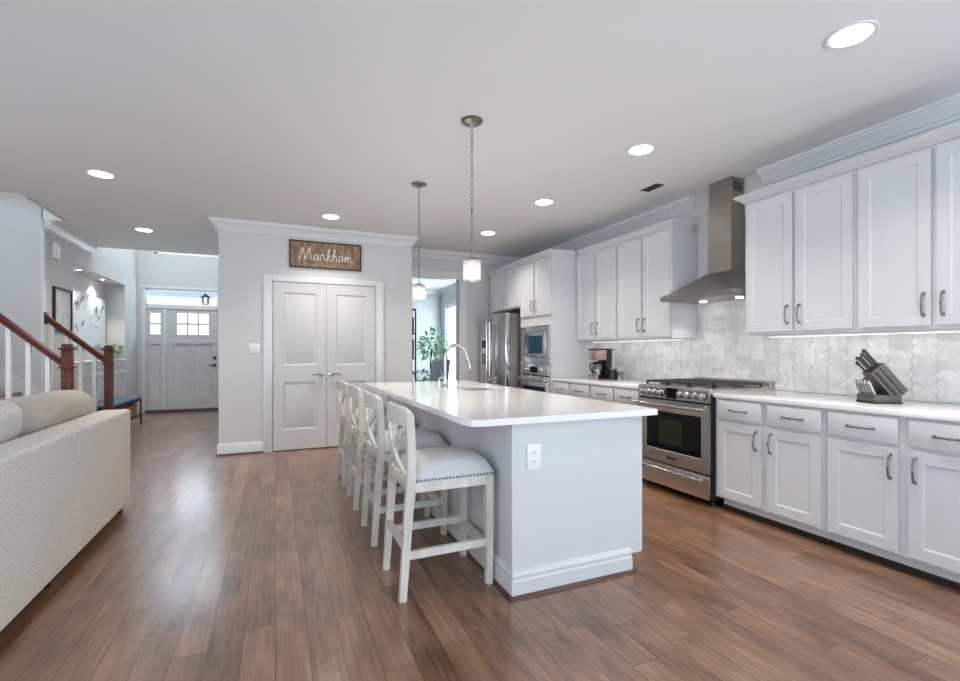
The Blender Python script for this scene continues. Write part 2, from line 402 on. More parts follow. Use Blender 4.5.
struct('wall_back', MB().box(PX1, 1.89, YB, YB + .14, 0, ZC).box(2.69, XW, YB, YB + .14, 0, ZC).box(1.89, 2.69, YB, YB + .14, 2.39, ZC), 'wall')
struct('wall_dining', MB().box(PX0 + .12, XW, 11.5, 11.6, 0, ZC), 'wall')
struct('wall_stair', MB().box(XL, FX - .42, SY1, SY1 + .15, 0, ZU), 'wall')
w = MB()
w.box(FX - .42, FX, SY1, 8.06, 0, ZU).box(FX - .42, FX, 10.47, YF + .25, 0, ZU).box(FX - .42, FX, 8.06, 10.47, 0, 1.06).box(FX - .42, FX, 8.06, 10.47, 2.43, ZU)
w.box(FX - .42, FX - .28, 8.06, 10.47, 1.06, 2.43)
struct('wall_foyer', w, 'wall', label='foyer side wall with a lit niche')
w = MB()
w.box(FX, -2.44, YF, YF + .2, 0, ZU).box(-1.06, PX0, YF, YF + .2, 0, ZU).box(-2.44, -1.06, YF, YF + .2, 2.52, 3.2).box(-2.44, -1.06, YF, YF + .2, 4.6, ZU)
w.box(-2.44, -2.25, YF, YF + .2, 3.2, 4.6).box(-.85 - .21, -1.06, YF, YF + .2, 3.2, 4.6)
struct('wall_front', w, 'wall')
struct('wall_upper', MB().box(FX, PX0, 8.65, 8.75, ZC + .32, ZU).box(XL, SX, SY0 - .1, SY0, ZC + .32, ZU).box(XL - .1, XL, SY0, SY1, 0, ZU), 'wall')
# walls behind the camera, with the living-room windows the daylight comes through
w = MB(); xs = [XL, -3.8, -2.0, -1.5, .3, .8, 2.6, XW]
for i in range(0, 7, 2): w.box(xs[i], xs[i + 1], YR - .15, YR, 0, ZC)
for i in (1, 3, 5): w.box(xs[i], xs[i + 1], YR - .15, YR, 0, .45).box(xs[i], xs[i + 1], YR - .15, YR, 2.45, ZC)
struct('wall_living', w, 'wall')
w = MB(); ys = [YR, -.7, 1.1, 2.1, 3.9, SY0]
for i in range(0, 5, 2): w.box(XL - .15, XL, ys[i], ys[i + 1], 0, ZC)
for i in (1, 3): w.box(XL - .15, XL, ys[i], ys[i + 1], 0, .45).box(XL - .15, XL, ys[i], ys[i + 1], 2.45, ZC)
struct('wall_side', w, 'wall')
def window(n, x0, x1, z0, z1, loc, rotz, cols=1, rows=2, glass='glass', fr=.05, dep=.06):
    """window in local x/z, facing -y"""
    f = MB(); f.box(x0, x0 + fr, 0, dep, z0, z1).box(x1 - fr, x1, 0, dep, z0, z1).box(x0, x1, 0, dep, z0, z0 + fr).box(x0, x1, 0, dep, z1 - fr, z1)
    for i in range(1, cols): x = x0 + (x1 - x0) * i / cols; f.box(x - .012, x + .012, .01, dep - .01, z0 + fr, z1 - fr)
    for i in range(1, rows): z = z0 + (z1 - z0) * i / rows; f.box(x0 + fr, x1 - fr, .01, dep - .01, z - .016, z + .016)
    o = st(f.build('window_%d' % n, 'trim', None, loc, rotz))
    MB().box(x0 + fr * .9, x1 - fr * .9, dep / 2 - .003, dep / 2 + .003, z0 + fr * .9, z1 - fr * .9).build('glass_pane', glass, o)
    return o
for i, x in enumerate((-2.9, -.6, 1.7)): window(10 + i, -.9, .9, .45, 2.45, (x, YR - .03, 0), PI)
for i, y in enumerate((.2, 3.0)): window(13 + i, -.9, .9, .45, 2.45, (XL - .03, y, 0), PI / 2)
# dining-room windows (kitchen-side outer wall, beyond the doorway)
window(4, -.46, .47, .42, 2.36, (XW + .05, 9.83, 0), -PI / 2)
window(5, -.39, .39, .42, 2.36, (XW + .05, 10.81, 0), -PI / 2)
window(6, -.6, .6, 3.2, 4.6, (-1.65, YF + .08, 0), 0, 2, 2)  # unseen foyer window, added to let light in from above the door

# crown mouldings, baseboards, shoe mouldings
CR = [(0, 0), (.095, 0), (.095, -.018), (.082, -.018), (.078, -.034), (.06, -.048), (.036, -.076), (.028, -.096), (.014, -.096), (.014, -.122), (0, -.122)]
struct('trim_1', MB().sweep([(XW, YR), (XW, 2.80)], CR, ZC, 1), 'trim', label='white crown moulding above the cabinets beside the hood')
struct('trim_2', MB().sweep([(XW, 3.53), (XW, YB), (PX1, YB), (PX1, YP), (PX0, YP), (PX0, 8.75)], CR, ZC, 1), 'trim', label='white crown moulding along the kitchen, back and pantry walls')
struct('trim_3', MB().sweep([(FX, 8.75), (FX, 7.17)], CR, ZC, 1), 'trim', label='white crown moulding on the foyer wall')
struct('trim_4', MB().sweep([(XW, 7.2), (XW, 11.5), (PX0 + .12, 11.5)], CR, ZC, 1), 'trim')
BB = [(0, 0), (.016, 0), (.016, .105), (.009, .128), (0, .133)]; SH = [(0, 0), (.032, 0), (.03, .012), (.018, .02), (0, .02)]
struct('baseboard_pantry', MB().sweep([(-.135, YP), (PX0, YP), (PX0, YF)], BB, .006, 1), 'trim')
struct('trim_5', MB().sweep([(-.135, YP), (PX0, YP), (PX0, YF)], SH, 0, 1), 'shoe', label='brown shoe moulding below the pantry baseboard')
struct('baseboard_corner', MB().sweep([(PX1, YP), (1.33, YP)], BB, .006, 1), 'trim')
struct('baseboard_foyer', MB().sweep([(FX, YF), (FX, SY1 + .12)], BB, .006, 1), 'trim')
struct('baseboard_dining', MB().sweep([(XW, 7.2), (XW, 11.5), (PX0 + .12, 11.5)], BB, 0, 1), 'trim')
# cased doorway to the dining room
t = MB()
for y0, y1 in ((YB - .018, YB), (YB + .14, YB + .158)):
    t.box(1.80, 1.90, y0, y1, 0, 2.385).box(2.68, 2.79, y0, y1, 0, 2.385).box(1.79, 2.80, y0, y1, 2.375, 2.48)
t.box(1.89, 1.908, YB, YB + .14, 0, 2.39).box(2.672, 2.69, YB, YB + .14, 0, 2.39).box(1.89, 2.69, YB, YB + .14, 2.372, 2.39)
struct('trim_6', t, 'trim', label='white casing of the dining room doorway')
struct('trim_17', MB().box(FX - .012, FX + .012, SY1 - .012, SY1 + .05, 0, ZC - .12), 'trim', label='white corner board where the stair wall meets the foyer wall')
# edge of the stair opening
struct('trim_7', MB().box(XL, SX, SY0 - .02, SY0 + .004, ZC - .012, ZC + .3).box(SX - .004, SX + .02, SY0, SY1, ZC - .012, ZC + .3), 'wall', label='edge of the ceiling opening above the stairs')

# pantry double doors
def pantry_door(n, x0, x1, hinge, lab):
    w = x1 - x0; mx = .115
    sp = [(mx, w - mx, 1.054, 1.955), (mx, w - mx, .26, .845)]
    o = st(MB().panel(0, w, .012, 2.078, 0, .035, splits=sp, rec=.011, edge=.012, raised=.007).build('door_%d' % n, 'door', None, (x0, YP - .022, 0)), lab)
    hx = .03 if hinge > 0 else w - .03         # lever close to the meeting edge
    xh = w - .06 if hinge < 0 else .06; sg = -1 if hinge < 0 else 1
    h = MB().lathe([(.030, -.002), (.030, -.012), (.012, -.016), (.011, -.045)], (xh, 0, .94), 16, 'y')
    h.tube(spline([(xh, -.045, .94), (xh + sg * .04, -.05, .945), (xh + sg * .085, -.047, .937), (xh + sg * .12, -.045, .93)], 4), [.011] * 4 + [.009] * 8 + [.006], 8)
    h.build('door_lever', 'chrome', o)
    xx = -.004 if hinge < 0 else w + .004
    for z in (.33, 1.08, 1.86): MB().cyl((xx, -.006, z - .05), (xx, -.006, z + .05), .008, 10).build('hinge', 'rubber', o)
    return o
pantry_door(1, -.025, .592, -1, 'white two-panel pantry door beside the light switch')
pantry_door(2, .598, 1.215, 1, 'white two-panel pantry door on the island side')
t = MB(); y0, y1 = YP - .03, YP
t.box(-.135, -.035, y0, y1, 0, 2.165, .004).box(1.225, 1.325, y0, y1, 0, 2.165, .004).box(-.035, 1.225, y0, y1, 2.088, 2.165, .004)
struct('trim_8', t, 'trim', label='white casing around the pantry doors')
struct('trim_9', MB().box(-.035, 1.225, YP - .016, YP - .001, 0, .012), 'shoe')

# front door, sidelight, transom
def lite(o, x0, x1, z0, z1, y, cols, rows):
    MB().box(x0, x1, y - .003, y + .003, z0, z1).build('glass_pane', 'glass', o)
    g = MB(); b = .014
    g.box(x0 - .02, x0, y - .025, y + .012, z0 - .02, z1 + .02).box(x1, x1 + .02, y - .025, y + .012, z0 - .02, z1 + .02).box(x0, x1, y - .025, y + .012, z0 - .02, z0).box(x0, x1, y - .025, y + .012, z1, z1 + .02)
    for i in range(1, cols): x = x0 + (x1 - x0) * i / cols; g.box(x - b, x + b, y - .02, y + .008, z0, z1)
    for i in range(1, rows): z = z0 + (z1 - z0) * i / rows; g.box(x0, x1, y - .02, y + .008, z - b, z + b)
    g.build('muntin', 'door', o)
DY = YF + .05
fd = MB(); xa, xb = -2.045, -1.105
fd.panel(xa, xb, .05, 1.555, DY, .045, splits=[(xa + .13, xa + .44, .29, 1.38), (xb - .44, xb - .13, .29, 1.38)], rec=.012, edge=.012)
fd.box(xa, xa + .19, DY, DY + .045, 1.555, 2.10).box(xb - .18, xb, DY, DY + .045, 1.555, 2.10).box(xa + .19, xb - .18, DY, DY + .045, 2.02, 2.10).box(xa + .19, xb - .18, DY, DY + .045, 1.555, 1.575)
fd.box(xa + .12, xb - .12, DY - .03, DY, 1.40, 1.43).box(xa + .14, xb - .14, DY - .018, DY, 1.375, 1.40)
fd = st(fd.build('door_3', 'door'), 'white craftsman front door with six glass lights')
lite(fd, xa + .19, xb - .18, 1.575, 2.02, DY + .02, 3, 2)
h = MB().lathe([(.032, 0), (.032, -.02), (.02, -.035), (.012, -.036)], (-1.18, DY, 1.10), 16, 'y').lathe([(.032, 0), (.032, -.02), (.012, -.03), (.012, -.06)], (-1.18, DY, .945), 16, 'y')
h.tube([(-1.18, DY - .055, .945), (-1.25, DY - .058, .945), (-1.30, DY - .055, .94)], .011, 8); h.build('door_handle', 'iron', fd)
for z in (.35, 1.1, 1.85): MB().cyl((xa - .008, DY - .01, z - .05), (xa - .008, DY - .01, z + .05), .01, 10).build('hinge', 'rubber', fd)
sl = MB(); xa, xb = -2.385, -2.085
sl.panel(xa, xb, .05, 1.555, DY, .045, splits=[(xa + .07, xb - .07, .29, 1.38)], rec=.012, edge=.01)
sl.box(xa, xa + .07, DY, DY + .045, 1.555, 2.10).box(xb - .05, xb, DY, DY + .045, 1.555, 2.10).box(xa + .07, xb - .05, DY, DY + .045, 2.01, 2.10).box(xa, xb, DY - .018, DY, 1.385, 1.42)
sl = st(sl.build('window_1', 'door'), 'white sidelight beside the front door'); lite(sl, xa + .075, xb - .055, 1.575, 2.01, DY + .02, 1, 2)
tr = window(2, -2.39, -1.10, 2.155, 2.50, (0, YF + .04, 0), 0, 1, 1, fr=.03); tr['label'] = 'transom window above the front door'
t = MB(); y0, y1 = YF - .02, YF + .1
t.box(-2.44, -2.385, y0, y1, 0, 2.52).box(-1.105, -1.05, y0, y1, 0, 2.52).box(-2.085, -2.05, YF + .02, y1, 0, 2.11).box(-2.44, -1.05, y0, y1, 2.50, 2.56).box(-2.385, -1.105, YF + .02, y1, 2.10, 2.155)
struct('trim_10', t, 'trim', label='white frame of the front door and its transom')
struct('trim_11', MB().box(-2.385, -1.105, YF - .04, YF + .12, 0, .05), 'shoe', label='dark wooden threshold under the front door')
struct('porch_floor', MB().box(-3.5, 0, YF + .2, 14.5, -.12, -.02), 'grout')
struct('porch_ceiling', MB().box(-3.5, 0, YF + .2, 14.5, 2.66, 2.76), 'porch')

# ledge of the niche
struct('trim_12', MB().box(FX - .28, FX + .035, 8.02, 10.51, 1.06, 1.085, .004).box(FX, FX + .018, 8.06, 10.47, .97, 1.06), 'trim', label='white ledge of the lit niche')
t = MB()
for a, b in ((8.2, 8.9), (9.0, 9.7), (9.8, 10.4)):
    t.box(FX, FX + .012, a, a + .05, .2, .9).box(FX, FX + .012, b - .05, b, .2, .9).box(FX, FX + .012, a + .05, b - .05, .2, .25).box(FX, FX + .012, a + .05, b - .05, .85, .9)
struct('trim_13', t, 'trim', label='wainscot frames below the niche ledge')

# picket tile backsplash (one tiled surface)
def backsplash():
    def clip(poly, ax, lim, keep_less):
        out = []
        for i in range(len(poly)):
            p, q = poly[i - 1], poly[i]
            ip = (p[ax] <= lim) == keep_less or p[ax] == lim; iq = (q[ax] <= lim) == keep_less or q[ax] == lim
            if ip != iq:
                t = (lim - p[ax]) / (q[ax] - p[ax]); out.append(tuple(p[k] + (q[k] - p[k]) * t for k in (0, 1)))
            if iq: out.append(q)
        return out
    bm = bmesh.new(); lay = bm.loops.layers.float_color.new('tone')
    tw, th, pt, g = .150, .063, .020, .0019
    x = XW - .012
    regs = [(1.06, 2.72, .901, 1.40), (2.72, 3.495, .901, 1.72), (3.495, 5.06, .901, 1.40)]
    for y0, y1, z0, z1 in regs:
        for ci in range(int((y0) / (tw - pt)) - 1, int(y1 / (tw - pt)) + 2):
            for ri in range(int(z0 / th) - 1, int(z1 / th) + 2):
                cy, cz = ci * (tw - pt), ri * th + (th / 2 if ci % 2 else 0)
                hw, hh, p = tw / 2 - g, th / 2 - g, pt
                poly = [(cy - hw, cz), (cy - hw + p, cz - hh), (cy + hw - p, cz - hh), (cy + hw, cz), (cy + hw - p, cz + hh), (cy - hw + p, cz + hh)]
                for ax, lim, less in ((0, y0, False), (0, y1, True), (1, z0, False), (1, z1, True)):
                    if poly: poly = clip(poly, ax, lim, less)
                if len(poly) < 3: continue
                rr = random.Random(ci * 991 + ri * 37)
                v = rr.choice((.74, .79, .82, .84, .85, .86)) + rr.uniform(-.03, .03); colr = (v, v * .995, v * rr.uniform(.965, .985), 1)
                F = [bm.verts.new((x, a, b)) for a, b in poly]; Bk = [bm.verts.new((x + .006, a, b)) for a, b in poly]
                fs = [bm.faces.new(F)] + [bm.faces.new([F[k], Bk[k], Bk[(k + 1) % len(F)], F[(k + 1) % len(F)]]) for k in range(len(F))]
                for f in fs:
                    for l in f.loops: l[lay] = colr
    bmesh.ops.recalc_face_normals(bm, faces=bm.faces[:])
    me = bpy.data.meshes.new('backsplash'); bm.to_mesh(me); bm.free(); me.materials.append(M['tile'])
    o = bpy.data.objects.new('wall_backsplash', me); COL.objects.link(o); st(o, 'white marble picket tile backsplash')
    gm = MB()
    for y0, y1, z0, z1 in regs: gm.box(XW - .008, XW, y0, y1, z0, z1)
    gm.build('grout', 'grout', o)
backsplash()

# ------------------------------------------------------------------ kitchen cabinets: local x runs towards the camera, local y into the wall
R = -PI / 2
XB, XU, XT = 3.165, 3.54, 3.165
def arch_pull(mb, x, y, z, L=.13, horiz=False):
    """bow shaped cabinet pull standing out to -y"""
    h = L / 2
    def P(a, d): return (x + a, y - d, z) if horiz else (x, y - d, z + a)
    mb.tube(spline([P(-h, .0), P(-h, .014), P(-h * .72, .026), P(-h * .3, .030), P(0, .034), P(h * .3, .030), P(h * .72, .026), P(h, .014), P(h, 0)], 3),
            [.0085] * 3 + [.007] * 3 + [.0055] * 3 + [.005] * 3 + [.0065] + [.005] * 3 + [.0055] * 3 + [.007] * 3 + [.0085] * 3, 8)
    for a in (-h, h): mb.ball(P(a, .005), .0095)
    mb.ball(P(0, .034), .0085)
    return mb
def cab_door(parent, x0, x1, z0, z1, pull, pz, rails=.062):
    d = MB().panel(x0, x1, z0, z1, -.021, .02, rails=rails, rec=.0065, edge=.009).build('door', 'cab', parent)
    px = x0 + .032 if pull < 0 else x1 - .032
    arch_pull(MB(), px, -.021, pz).build('handle', 'nickel', d); return d
def cab_drawer(parent, x0, x1, z0, z1):
    d = MB().box(x0, x1, -.021, -.001, z0, z1, .004).build('drawer', 'cab', parent)
    arch_pull(MB(), (x0 + x1) / 2, -.021, (z0 + z1) / 2, .135, True).build('handle', 'nickel', d); return d
def base_cabinet(y_far, w, label, group, end=None, gap=.024, m0=.02):
    o = thing('base_cabinet', label, 'cabinet', (XB, y_far, 0), R, group)
    dep = XW - XB - .002
    MB().box(0, w, 0, dep, .095, .867).build('body', 'cab', o)
    MB().box(.004 if end is None else end, w, .055, dep, .036, .095).build('toe_kick', 'cab', o)
    MB().box(.004 if end is None else end, w, .045, .06, 0, .036).build('shoe_strip', 'espresso', o)
    dw = (w - .02 - m0 - gap) / 2
    for i in range(2):
        a = m0 + i * (dw + gap)
        cab_drawer(o, a, a + dw, .708, .853)
        cab_door(o, a, a + dw, .113, .688, 1 if i == 0 else -1, .585)
    return o
G1 = 'white base cabinets along the kitchen wall'
base_cabinet(2.685, .81, 'white shaker base cabinet with two drawers, beside the range and its dark side panel', G1, .03, .048, .034)
base_cabinet(1.873, .81, 'white shaker base cabinet standing below the knife block', G1, None, .048)
base_cabinet(5.062, .78, 'white shaker base cabinet with drawers below the coffee maker', G1)
base_cabinet(4.280, .78, 'white shaker base cabinet with drawers between the coffee maker and the range', G1)

def upper_cabinet(y_far, w, label, group):
    o = thing('upper_cabinet', label, 'cabinet', (XU, y_far, 1.356), R, group); dep = XW - XU - .002
    MB().box(0, w, 0, dep, 0, 1.075).build('body', 'cab', o)
    dw = (w - .036 - .026) / 2
    for i in range(2):
        a = .018 + i * (dw + .026)
        cab_door(o, a, a + dw, .022, 1.055, 1 if i == 0 else -1, .145)
    return o
G2 = 'white upper cabinets along the kitchen wall'
upper_cabinet(2.716, .812, 'tall white two-door upper cabinet beside the steel hood, above the counter outlet', G2)
upper_cabinet(1.902, .812, 'tall white upper cabinet above the knife block, running out of the picture', G2)
upper_cabinet(5.08, .788, 'tall white upper cabinet above the coffee maker, next to the oven tower', G2)
upper_cabinet(4.291, .792, 'tall white upper cabinet between the coffee maker and the steel hood', G2)
# crown on top of the cabinets
CC = [(0, 0), (.012, 0), (.022, .018), (.05, .036), (.066, .05), (.066, .062), (0, .062)]
struct('trim_14', MB().sweep([(XU - .0, 1.09), (XU, 2.716), (XW - .1, 2.716)], CC, 2.431, 1).box(XU, XW - .093, 1.09, 2.716, 2.4315, 2.48), 'cab', label='white crown on top of the upper cabinets above the knife block')
struct('trim_15', MB().sweep([(XW - .1, 3.499), (XU, 3.499), (XU, 5.0)], CC, 2.431, 1).box(XU, XW - .093, 3.499, 5.08, 2.4315, 2.48), 'cab', label='white crown on top of the upper cabinets between hood and oven tower')
struct('trim_16', MB().sweep([(3.47, 5.083), (XT, 5.083), (XT, 6.93)], CC, 2.431, 1).box(XT, XW - .093, 5.083, 6.93, 2.4315, 2.48), 'cab', label='white crown on top of the oven tower and fridge cabinet')

# oven tower, local origin at floor, left (far) edge
o = thing('oven_cabinet', 'tall white cabinet tower holding the microwave and the wall oven', 'cabinet', (XT, 5.902, 0), R)
w = .82; dep = XW - XT - .002
b = MB().box(0, .045, 0, dep, .1, 2.43).box(w - .045, w, 0, dep, .1, 2.43).box(.045, w - .045, 0, dep, 1.565, 2.43).box(.045, w - .045, 0, dep, .1, .30).box(.045, w - .045, .6, dep, .3, 1.565).box(.045, w - .045, 0, .6, 1.062, 1.078)
b.box(0, w, .06, dep, 0, .1); b.build('body', 'cab', o)
for i in range(2): a = .024 + i * .405; cab_door(o, a, a + .367, 1.70, 2.41, 1 if i == 0 else -1, 1.83, .055)
cab_drawer(o, .02, w - .02, .115, .285)
# fridge surround
o = thing('fridge_cabinet', 'white cabinet with two short doors above the refrigerator', 'cabinet', (XT, 6.925, 0), R)
w = 1.02
MB().box(0, w, 0, dep, 1.845, 2.43).box(0, .03, 0, dep, 0, 1.845).build('body', 'cab', o)
for i in range(2): a = .135 + i * .475; cab_door(o, a, a + .435, 1.865, 2.41, 1 if i == 0 else -1, 1.985, .055)
# refrigerator
o = thing('refrigerator', 'stainless steel french door refrigerator with a water dispenser', 'refrigerator', (2.945, 6.872, 0), R)
w = .925
MB().box(.005, w - .005, .075, .88, .03, 1.765, .005).build('body', 'steels', o)
MB().box(.02, w - .02, .05, .1, 0, .03).build('base_grille', 'matte', o)
d1 = MB().box(.003, w / 2 - .003, 0, .072, .66, 1.775, .012).build('door', 'steelf', o)
d2 = MB().box(w / 2 + .003, w - .003, 0, .072, .66, 1.775, .012).build('door', 'steelf', o)
dr = MB().box(.003, w - .003, 0, .072, .05, .65, .012).build('drawer', 'steelf', o)
def bar_handle(parent, p, q, off=.05, r=.012, m='chrome'):
    p, q = Vector(p), Vector(q); d = (q - p).normalized(); h = MB(); n = Vector((0, -off, 0))
    h.cyl(p + n, q + n, r, 12)
    for s_ in (p + d * .04, q - d * .04): h.cyl(s_, s_ + n, r * .8, 10)
    return h.build('handle', m, parent)
bar_handle(d1, (w / 2 - .05, 0, .78), (w / 2 - .05, 0, 1.66), .055, .014)
bar_handle(d2, (w / 2 + .05, 0, .78), (w / 2 + .05, 0, 1.66), .055, .014)
bar_handle(dr, (.1, 0, .58), (w - .1, 0, .58), .055, .014)
dp = MB().box(.10, .29, -.006, .001, 1.0, 1.42, .003).build('dispenser', 'plate', d1)
MB().box(.125, .265, -.009, -.005, 1.28, 1.40).build('dispenser_screen', 'glassb', dp)
MB().box(.125, .265, -.008, -.005, 1.02, 1.2).build('dispenser_bay', 'nickel', dp)
# microwave
o = thing('microwave', 'built-in stainless microwave with a dark blue glass door', 'microwave', (XT, 5.855, 1.08), R)
w = .726
MB().box(.03, w - .03, 0, .5, .01, .465).build('body', 'matte', o)
MB().panel(0, w, 0, .475, -.022, .02, splits=[(.055, w - .055, .06, .415)], rec=.010, edge=.008).build('trim_frame', 'steelb', o)
d = MB().box(.07, w - .072, -.03, -.012, .075, .40, .004).build('door', 'steelb', o)
MB().box(.12, w - .135, -.0325, -.029, .12, .355).build('glass', 'mwglass', d)
# wall oven
o = thing('wall_oven', 'built-in stainless wall oven with two knobs, under the microwave', 'oven', (XT, 5.855, .302), R)
MB().box(.03, w - .03, .0, .55, .005, .755).build('body', 'matte', o)
MB().box(0, w, -.022, -.001, .615, .757, .004).build('control_panel', 'steelb', o)
for x in (.16, .55): MB().lathe([(.026, 0), (.026, -.02), (.022, -.028), (.01, -.03)], (x, -.022, .685), 16, 'y').build('knob', 'chrome', o)
MB().box(.26, .45, -.025, -.021, .645, .725).build('display', 'glassb', o)
d = MB().box(0, w, -.03, -.001, .02, .603, .005).build('door', 'steelb', o)
MB().box(.07, w - .07, -.032, -.029, .12, .47).build('glass', 'glassb', d)
bar_handle(d, (.04, -.03, .555), (w - .04, -.03, .555), .05, .012)

# countertops
tag(MB().box(XB - .028, XW - .012, 1.06, 2.69, .868, .90, .004).build('countertop', 'quartz'), 'white quartz worktop under the knife block', 'countertop')
tag(MB().box(XB - .028, XW - .012, 3.512, 5.06, .868, .90, .004).build('countertop', 'quartz'), 'white quartz worktop under the coffee maker', 'countertop')

# range
o = thing('range', 'stainless slide-in gas range with eight knobs and cast iron grates', 'range', (3.12, 3.482, 0), R)
w = .79; dp_ = XW - 3.12 - .016
MB().box(0, w, .0, dp_, .05, .885).build('body', 'dark', o)
for x, y in ((.05, .08), (w - .05, .08), (.05, dp_ - .06), (w - .05, dp_ - .06)): MB().cyl((x, y, 0), (x, y, .05), .018, 12).build('foot', 'matte', o)
ct = MB().box(-.002, w + .002, -.0, dp_, .886, .925, .004).build('cooktop', 'steel', o)
pn = MB(); pn.prism([(-.018, .82), (-.012, .915), (-.0005, .92), (-.0005, .815)], 'x', 0, w); pn = pn.build('control_panel', 'steel', o)
kx = [.075, .150, .225, .300, .510, .588, .664, .738]
for x in kx:
    MB().lathe([(.033, -.014), (.033, -.0215), (.03, -.023)], (x, 0, .868), 18, 'y').build('knob_ring', 'matte', o)
    k = MB().lathe([(.029, -.0225), (.029, -.026), (.023, -.030), (.021, -.052), (.017, -.056)], (x, 0, .868), 18, 'y'); k.box(x - .005, x + .005, -.064, -.05, .848, .888, .002); k.build('knob', 'chrome', o)
ds = MB().box(.345, .465, -.022, -.014, .824, .914).build('display', 'glassb', o)
d = MB().panel(0, w, .26, .80, -.022, .0215, splits=[(.105, w - .072, .365, .708)], rec=.006, edge=.008).build('door', 'steel', o)
MB().box(.113, w - .080, -.018, -.0162, .373, .700).build('window', 'glassb', d)
MB().box(.26, .52, -.0186, -.0175, .43, .64).build('inner_window', 'ovenin', d)
bar_handle(d, (.01, -.022, .765), (w - .004, -.022, .765), .055, .015)
MB().box(.36, .46, -.0235, -.0215, .303, .322).build('badge', 'matte', d)
dr = MB().box(0, w, -.022, -.0005, .06, .247, .005).build('drawer', 'steel', o); bar_handle(dr, (.03, -.022, .212), (w - .03, -.022, .212), .045, .012)
for i in range(3):
    g = MB(); a = .02 + i * .25; bq = a + .245
    for yy in (.07, .23, .36, .49, .62): g.box(a, bq, yy - .006, yy + .006, .945, .962)
    for xx in (a + .006, a + .08, a + .165, bq - .006): g.box(xx - .006, xx + .006, .064, .626, .945, .962)
    for xx in (a + .01, bq - .01):
        for yy in (.07, .62): g.box(xx - .008, xx + .008, yy - .008, yy + .008, .924, .946)
    g.build('grate', 'iron', o)
for i, (x, y) in enumerate(((.14, .18), (.14, .48), (.39, .33), (.64, .18), (.64, .48))):
    MB().lathe([(.05, .924), (.05, .932), (.035, .936), (.03, .942), (.01, .943)], (x, y, 0), 18).build('burner', 'iron', o)
MB().box(0, w, dp_ - .06, dp_, .925, .975, .004).build('back_trim', 'steel', o)

# range hood
o = thing('range_hood', 'stainless steel chimney range hood above the gas range', 'range hood', (3.38, 3.494, 1.70), R)
w = .772; dh = XW - 3.38 - .014
cn = MB(); cn.box(0, w, 0, dh, 0, .038)
cx0, cx1, cyf = .267, .517, .32
def lerp(a, b, t): return a + (b - a) * t
rows = []
for k in range(7):
    t = k / 6; e = t ** .88
    x0, x1, yf, z = lerp(0, cx0 - .01, t), lerp(w, cx1 + .01, t), lerp(0, cyf - .01, t), .038 + .205 * (t ** 1.15)
    rows.append([cn.bm.verts.new(p) for p in ((x0, dh, z), (x0, yf, z), (x1, yf, z), (x1, dh, z))])
for a, b in zip(rows, rows[1:]):
    for i in range(4): cn.bm.faces.new([a[i], a[(i + 1) % 4], b[(i + 1) % 4], b[i]])
cn.bm.faces.new(rows[-1]); cn.build('canopy', 'steelh', o)
MB().box(cx0, cx1, cyf, dh, .243, .735).build('chimney', 'steelv', o)
up = MB().box(cx0 + .006, cx1 - .006, cyf + .006, dh, .735, ZC - 1.70 - .002).build('upper_chimney', 'steelv', o)
v = MB()
for k in range(5): v.box(cx1 - .0065, cx1 - .0045, cyf + .035 + k * .022, cyf + .048 + k * .022, .955, 1.04)
v.build('vent_slots', 'matte', up)
MB().box(.05, w - .05, .06, dh - .04, -.004, .002).build('filter', 'nickel', o)
MB().box(.25, .53, -.003, .001, .008, .03).build('control_strip', 'nickel', o)
for x in (.2, .58):
    MB().lathe([(.03, -.009), (.03, -.003)], (x, .34, 0), 16).build('lamp', 'lens', o)
    l = bpy.data.lights.new('hood_lamp', 'SPOT'); l.energy = 4; l.color = (1, .93, .82); l.spot_size = 1.7; l.spot_blend = .6; l.shadow_soft_size = .03
    lo = bpy.data.objects.new('hood_lamp', l); COL.objects.link(lo); lo.parent = o; lo.location = (x, .34, -.02); lo.rotation_euler = (-.25, 0, 0)

# under-cabinet lights
for y0, y1, lab in ((1.15, 2.66, 'slim led strip glowing under the upper cabinets above the knife block'), (3.56, 5.03, 'slim led strip glowing under the upper cabinets above the coffee maker')):
    o = thing('under_cabinet_light', lab, 'light', (XU + .2, (y0 + y1) / 2, 1.345), 0, 'led strips under the upper cabinets')
    h = (y1 - y0) / 2
    MB().box(-.02, .02, -h, h, -.003, .0105).build('housing', 'plate', o); MB().box(-.006, .006, -h + .01, h - .01, -.005, -.003).build('diffuser', 'led', o)
    area('strip_light', (0, 0, -.012), (.12, 0, -1), .03, h * 2, .36, (1, .95, .86), parent=o).rotation_euler = (0, -.25, 0)

# wall plates
def plate(name, label, cat, loc, rotz, w, h, kind, group):
    o = thing(name, label, cat, loc, rotz, group)
    MB().box(-w / 2, w / 2, -.007, 0, -h / 2, h / 2, .003).build('cover_plate', 'plate', o)
    if kind == 'outlet':
        for z in (-.022, .022):
            s_ = MB().lathe([(.017, -.0065), (.017, -.0095), (.012, -.0105)], (0, 0, z), 16, 'y').build('socket', 'plate', o)
            MB().box(-.008, -.005, -.0115, -.010, z - .006, z + .006).box(.005, .008, -.0115, -.010, z - .005, z + .005).build('slot', 'slot', s_)
    else:
        for x in ((-.024, .024) if w > .1 else (0,)): MB().box(x - .005, x + .005, -.018, -.006, -.012, .012, .002).build('toggle', 'plate', o)
    return o
GP = 'white outlet and switch plates'
plate('wall_outlet', 'white double outlet on the end panel of the island', 'outlet', (1.203, 2.106, .69), 0, .082, .13, 'outlet', GP)
plate('light_switch', 'white double light switch on the wall beside the pantry doors', 'light switch', (-.232, YP, 1.265), 0, .115, .12, 'switch', GP)
plate('wall_outlet', 'white outlet on the tile backsplash behind the counter, beside the knife block', 'outlet', (XW - .0125, 2.415, 1.185), R, .085, .125, 'outlet', GP)
